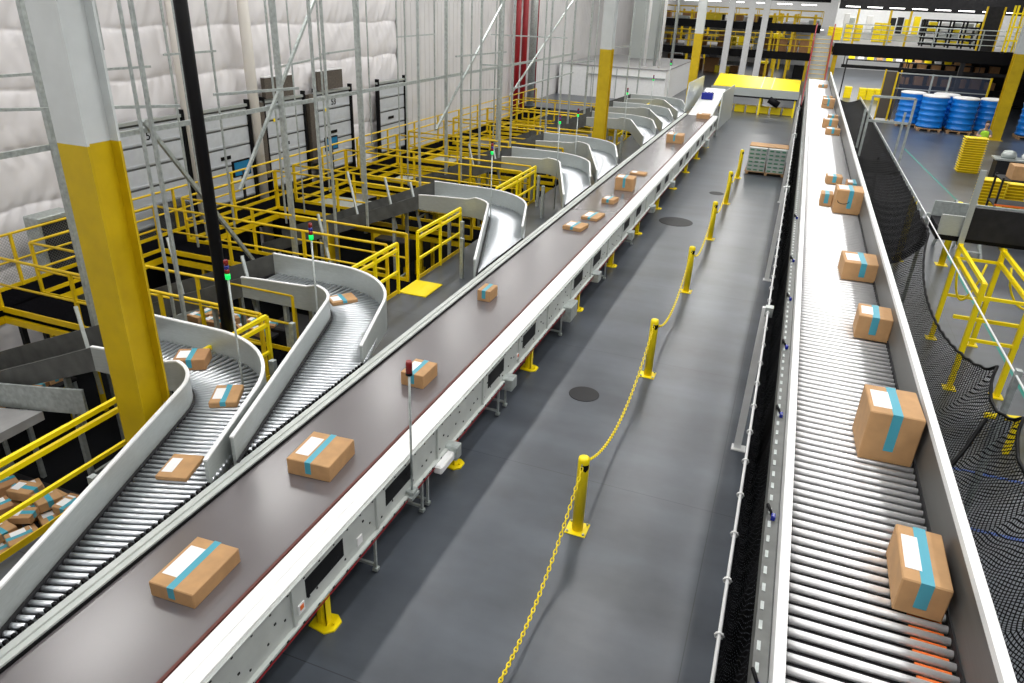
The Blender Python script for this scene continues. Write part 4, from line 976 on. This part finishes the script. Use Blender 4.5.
# worker
def skin(name, verts, edges, rad, m, parent, sub=1):
    me = bpy.data.meshes.new(name); me.from_pydata(verts, edges, []); o = bpy.data.objects.new(name, me); COL.objects.link(o)
    o.modifiers.new('s', 'SKIN'); s = o.modifiers.new('b', 'SUBSURF'); s.levels = sub; s.render_levels = sub
    for i, v in enumerate(me.skin_vertices[0].data):
        r = rad[i]; v.radius = (r, r) if not isinstance(r, tuple) else r
        v.use_root = (i == 0)
    me.materials.append(m); o.parent = parent
    for p in me.polygons: p.use_smooth = True
    return o
pw = empty('person', (8.0, 37.5, 0), PI*.97)
tag(pw, 'person in a yellow-green safety vest leaning over the tall tote stack', 'person')
V = [(0, 0, .95), (0, 0, 1.15), (0, .03, 1.38), (0, .07, 1.50), (0, .10, 1.58), (0, .13, 1.70), (0, .13, 1.79),
     (-.19, .03, 1.42), (-.26, .16, 1.22), (-.20, .42, 1.30), (-.18, .50, 1.31),
     (.19, .03, 1.42), (.27, .14, 1.20), (.22, .40, 1.26), (.20, .48, 1.27),
     (-.10, 0, .88), (-.11, .02, .48), (-.11, -.02, .08), (-.11, .12, .04), (.10, 0, .88), (.11, .02, .48), (.11, -.02, .08), (.11, .12, .04)]
E_ = [(0, 1), (1, 2), (2, 3), (3, 4), (4, 5), (5, 6), (2, 7), (7, 8), (8, 9), (9, 10), (2, 11), (11, 12), (12, 13), (13, 14), (0, 15), (15, 16), (16, 17), (17, 18), (0, 19), (19, 20), (20, 21), (21, 22)]
Rr = [.15, .14, .16, .07, .06, .095, .075, .07, .045, .032, .03, .07, .045, .032, .03, .10, .065, .045, .04, .10, .065, .045, .04]
skin('body', V, E_, Rr, M['skin'], pw)
skin('trousers', [(0, 0, .97), (-.10, 0, .88), (-.11, .02, .48), (-.11, -.02, .1), (.10, 0, .88), (.11, .02, .48), (.11, -.02, .1)], [(0, 1), (1, 2), (2, 3), (0, 4), (4, 5), (5, 6)], [.165, .115, .08, .065, .115, .08, .065], M['jeans'], pw)
skin('safety_vest', [(0, 0, .98), (0, 0, 1.15), (0, .03, 1.40), (0, .05, 1.49)], [(0, 1), (1, 2), (2, 3)], [(.20, .16), (.19, .16), (.24, .17), (.17, .12)], M['vest'], pw)
skin('sleeves', [(0, .03, 1.40), (-.19, .03, 1.42), (-.25, .13, 1.25), (.19, .03, 1.42), (.26, .11, 1.24)], [(0, 1), (1, 2), (0, 3), (3, 4)], [.12, .085, .06, .085, .06], M['shirt'], pw)
skin('hair', [(0, .16, 1.84), (0, .08, 1.82), (0, .05, 1.72), (0, .03, 1.62)], [(0, 1), (1, 2), (2, 3)], [.075, .10, .105, .06], M['hair'], pw)
for s in (-1, 1):
    bx_, by_, bz_ = (-.18, .50, 1.31) if s < 0 else (.20, .48, 1.27)
    vs = [(bx_, by_, bz_), (bx_, by_+.06, bz_)]; ed = [(0, 1)]; rd = [.028, .035]
    for k, (dx, L) in enumerate(((-.03, .06), (-.01, .075), (.012, .07), (.032, .055))):
        vs += [(bx_+dx, by_+.09, bz_-.005), (bx_+dx, by_+.09+L*.6, bz_-.02), (bx_+dx, by_+.09+L, bz_-.045)]; n0 = len(vs)
        ed += [(1, n0-3), (n0-3, n0-2), (n0-2, n0-1)]; rd += [.010, .009, .008]
    vs += [(bx_-s*.045, by_+.05, bz_-.01), (bx_-s*.06, by_+.09, bz_-.03)]; ed += [(0, len(vs)-2), (len(vs)-2, len(vs)-1)]; rd += [.012, .009]
    skin('hand', vs, ed, rd, M['skin'], pw)
for dx in (-.032, .032): MB().lathe([(.004, -.006), (.012, 0), (.004, .006)], 8, (0, 0)).build('eye', M['dark'], pw, (dx, .222, 1.73))
MB().box(-.012, .012, .215, .245, 1.68, 1.715).build('nose', M['skin'], pw)
MB().box(-.025, .025, .215, .224, 1.645, 1.652).build('mouth', M['red'], pw)
# dark cart with shelves and box
t = empty('shelf_cart', (6.55, 24.0, 0)); tag(t, 'dark steel shelf cart at the right edge under a large brown box', 'cart')
for z in (.45, 1.1, 1.80): B(-.75, 1.2, -.45, .45, z-.03, z).build('shelf', M['dark'], t)
for x in (-.72, 1.17):
    for yy in (-.42, .42): MB().beam((x, yy, .1), (x, yy, 1.85), .05).build('upright', M['dark'], t)
    for yy in (-.42, .42): MB().tube([(x-.02, yy, .07), (x+.02, yy, .07)], .07, 12).build('wheel', M['rubber'], t)
MB().beam((-.75, -.46, 1.1), (1.2, -.46, 1.1), .02, .05).build('orange_lip', M['orange'], t)
carton(6.5, 24.0, 1.80, .95, .55, .38, .05, 'large plain brown box on top of the dark shelf cart', tape=0, lab=0)
carton(6.2, 24.0, .45, .5, .5, .40, 0, 'brown box on the lowest shelf of the dark cart, left one', tape=0, lab=0, mk='card2')
carton(6.9, 24.0, .45, .5, .5, .36, 0, 'brown box on the lowest shelf of the dark cart, right one', tape=0, lab=0)
# grey scales / work bench, clutter right of stack
t = empty('work_bench', (8.6, 33.5, 0)); tag(t, 'grey work bench with clutter right of the tall yellow tote stack', 'bench')
B(-.9, 1.4, -.4, .4, .9, .96).build('bench_top', M['guard'], t); B(-.8, 1.3, -.35, .35, .1, .88).build('bench_cabinet', M['dark'], t)
for i, (x, y, z, mk) in enumerate(((8.9, 33.5, .96, 'white'), (9.5, 33.5, .96, 'ybright'), (8.2, 33.5, .96, 'guard'))):
    m = MB(); m.lathe([(.22, 0), (.28, .12), (.2, .26), (.08, .3)], 14); o = m.build('sack', M[mk], None, (x, y, z)); tag(o, ('crumpled white sack on the grey work bench', 'yellow sack on the grey work bench', 'grey sack on the left of the work bench')[i], 'sack')
# a step stool / grey ladder frame seen behind net
t = empty('step_ladder', (4.9, 21.4, 0)); tag(t, 'grey folding step frame standing before the yellow totes', 'ladder')
for s in (0, .5):
    MB().beam((s*1.0, 0, 0), (s*.9-.3, .9, 1.35), .07).build('side_rail', M['guard'], t); MB().beam((s-.5, 1.1, 0), (s*.9-.3, .9, 1.35), .06).build('rear_leg', M['guard'], t)
for k in range(4): MB().beam((-.06*k-.02, .2*k+.1, .28*k+.2), (.46-.07*k, .2*k+.1, .28*k+.2), .12, .03).build('tread', M['guard'], t)
# yellow-legged cross conveyor at right
t = empty('belt_conveyor', (0, 0, 0)); tag(t, 'dark belt conveyor on a yellow stand crossing under the net at right', 'conveyor')
m = MB(); m.box(3.0, 3.4, 15.3, 15.35, 2.08, 2.46); m.build('side_guard', M['guard'], t)
m = MB(); m.box(3.4, 12, 15.25, 15.33, 2.06, 2.66); m.build('side_panel', M['dark'], t)
B(3.0, 12, 15.35, 16.3, 2.12, 2.2).build('belt', M['beltdark'], t); B(3.0, 12, 15.3, 16.3, 1.98, 2.08).build('bed_frame', M['black'], t)
B(3.0, 12, 16.3, 16.35, 2.1, 2.5).build('side_panel', M['galv'], t)
MB().beam((3.42, 15.22, 1.95), (3.42, 15.22, 3.35), .10, .04).build('upright_plate', M['guard'], t)
for x in (3.43, 4.15, 6.6, 9):
    for yy in (15.2, 12.95):
        if x < 6 or yy > 14: 
            MB().beam((x, yy, 0), (x+.0, yy+.0, 1.98 if yy > 14 else 1.95), .08).build('leg', M['ybright'], t)
            B(x-.1, x+.1, yy-.1, yy+.1, 0, .02).build('foot_plate', M['ybright'], t)
for z in (.95, 1.7): MB().beam((3.4, 15.2, z), (4.2, 15.2, z), .05).build('cross_bar', M['ybright'], t); MB().beam((3.4, 12.95, z), (4.2, 12.95, z), .05).build('cross_bar', M['ybright'], t)
for x in (3.43, 4.15): 
    MB().beam((x, 12.95, 1.7), (x, 15.2, 1.7), .06).build('cross_bar', M['ybright'], t)
    MB().beam((x, 12.95, 1.93), (x, 15.5, 1.93), .06).build('cross_bar', M['ybright'], t)
MB().beam((3.4, 14, .95), (12, 14.0, .95), .06).build('cross_bar', M['ybright'], t)
for x0, x1 in ((3.45, 3.9), (4.3, 5.2)):
    MB().tube([(x0+(x1-x0)*k/12, 15.0, 1.7-.75*math.sin(PI*k/12)**.6) for k in range(13)], .022, 6).build('safety_chain', M['ybright'], t)
# yellow barrier rail low at right
t = empty('yellow_barrier', (0, 0, 0)); tag(t, 'yellow pipe rail with wrapped end beyond the net at the right edge', 'barrier')
MB().tube([(3.45, 10.9, .6), (6.5, 11.5, .6)], .045, 10).build('rail', M['ybright'], t)
for x in (3.9, 6.2): MB().beam((x, 10.9+(x-3.45)*.2, 0), (x, 10.9+(x-3.45)*.2, .6), .08).build('post', M['ybright'], t)
t = empty('steel_post', (4.55, 11.9, 0)); tag(t, 'large yellow steel post at the right edge beyond the net', 'post')
m = MB(); m.box(-.15, .15, -.12, -.10, 0, 1.85); m.box(-.15, .15, .10, .12, 0, 1.85); m.box(-.02, .02, -.1, .1, 0, 1.85); m.build('shaft', M['ybright'], t); t.location = (4.85, 13.0, 0)
B(-.2, .2, -.2, .2, 0, .03).build('base_plate', M['ybright'], t)
# small bollards at right
for i, (x, y) in enumerate(((3.3, 20.5), (4.35, 20.6))):
    o = empty('bollard', (x, y, 0)); MB().lathe([(.08, 0), (.08, 1.6), (.05, 1.66)], 14).build('post', M['ybright'], o); B(-.14, .14, -.14, .14, 0, .015).build('base_plate', M['ybright'], o)
    tag(o, ('yellow bollard seen through the net below the dark platform', 'yellow bollard just left of the grey step frame')[i], 'bollard')
# dark stair platform beside the overhead conveyor
t = empty('access_platform', (0, 0, 0)); tag(t, 'dark stepped access platform with a grey gate beside the overhead conveyor', 'platform')
B(1.6, 3.2, 23.6, 25.2, 1.6, 1.72).build('deck', M['black'], t)
for x in (2.05, 3.15):
    for yy in (23.7, 25.1): MB().beam((x, yy, 0), (x, yy, 3.72 if yy < 24 else 3.2), .06).build('post', M['galv'], t)
for z in (3.72, 3.05): MB().beam((2.05, 23.7, z), (3.15, 23.7, z), .06).build('gate_rail', M['galv'], t)
for k in range(7): B(1.75, 2.55, 21.9+k*.26, 22.15+k*.26, .26*k+.2, .26*k+.24).build('step', M['black'], t)
for x in (1.7, 2.58): MB().beam((x, 21.8, 0), (x, 23.7, 2.0), .05, .16).build('stringer', M['black'], t)

# ------------------------------------------------------------------ world, camera, view
w = bpy.data.worlds.new('world'); SC.world = w; w.use_nodes = True
w.node_tree.nodes['Background'].inputs[0].default_value = (.8, .85, .9, 1); w.node_tree.nodes['Background'].inputs[1].default_value = .3
cam = bpy.data.cameras.new('camera'); cam.lens = 714.5/1024*36; cam.sensor_width = 36; cam.clip_end = 600; cam.clip_start = .05
co = bpy.data.objects.new('camera', cam); COL.objects.link(co); SC.camera = co
rt = Vector((.933, .3576, .0402)); dn_ = Vector((.1886, -.3908, -.901)); fw = Vector((-.3065, .8482, -.432))
R3 = Matrix((rt, -dn_, -fw)).transposed()
co.matrix_world = Matrix.Translation((0, 0, 5.8)) @ R3.to_4x4()
SC.view_settings.view_transform = 'Standard'; SC.view_settings.look = 'None'; SC.view_settings.gamma = 1; SC.view_settings.use_curve_mapping = False
SC.view_settings.exposure = -1.2
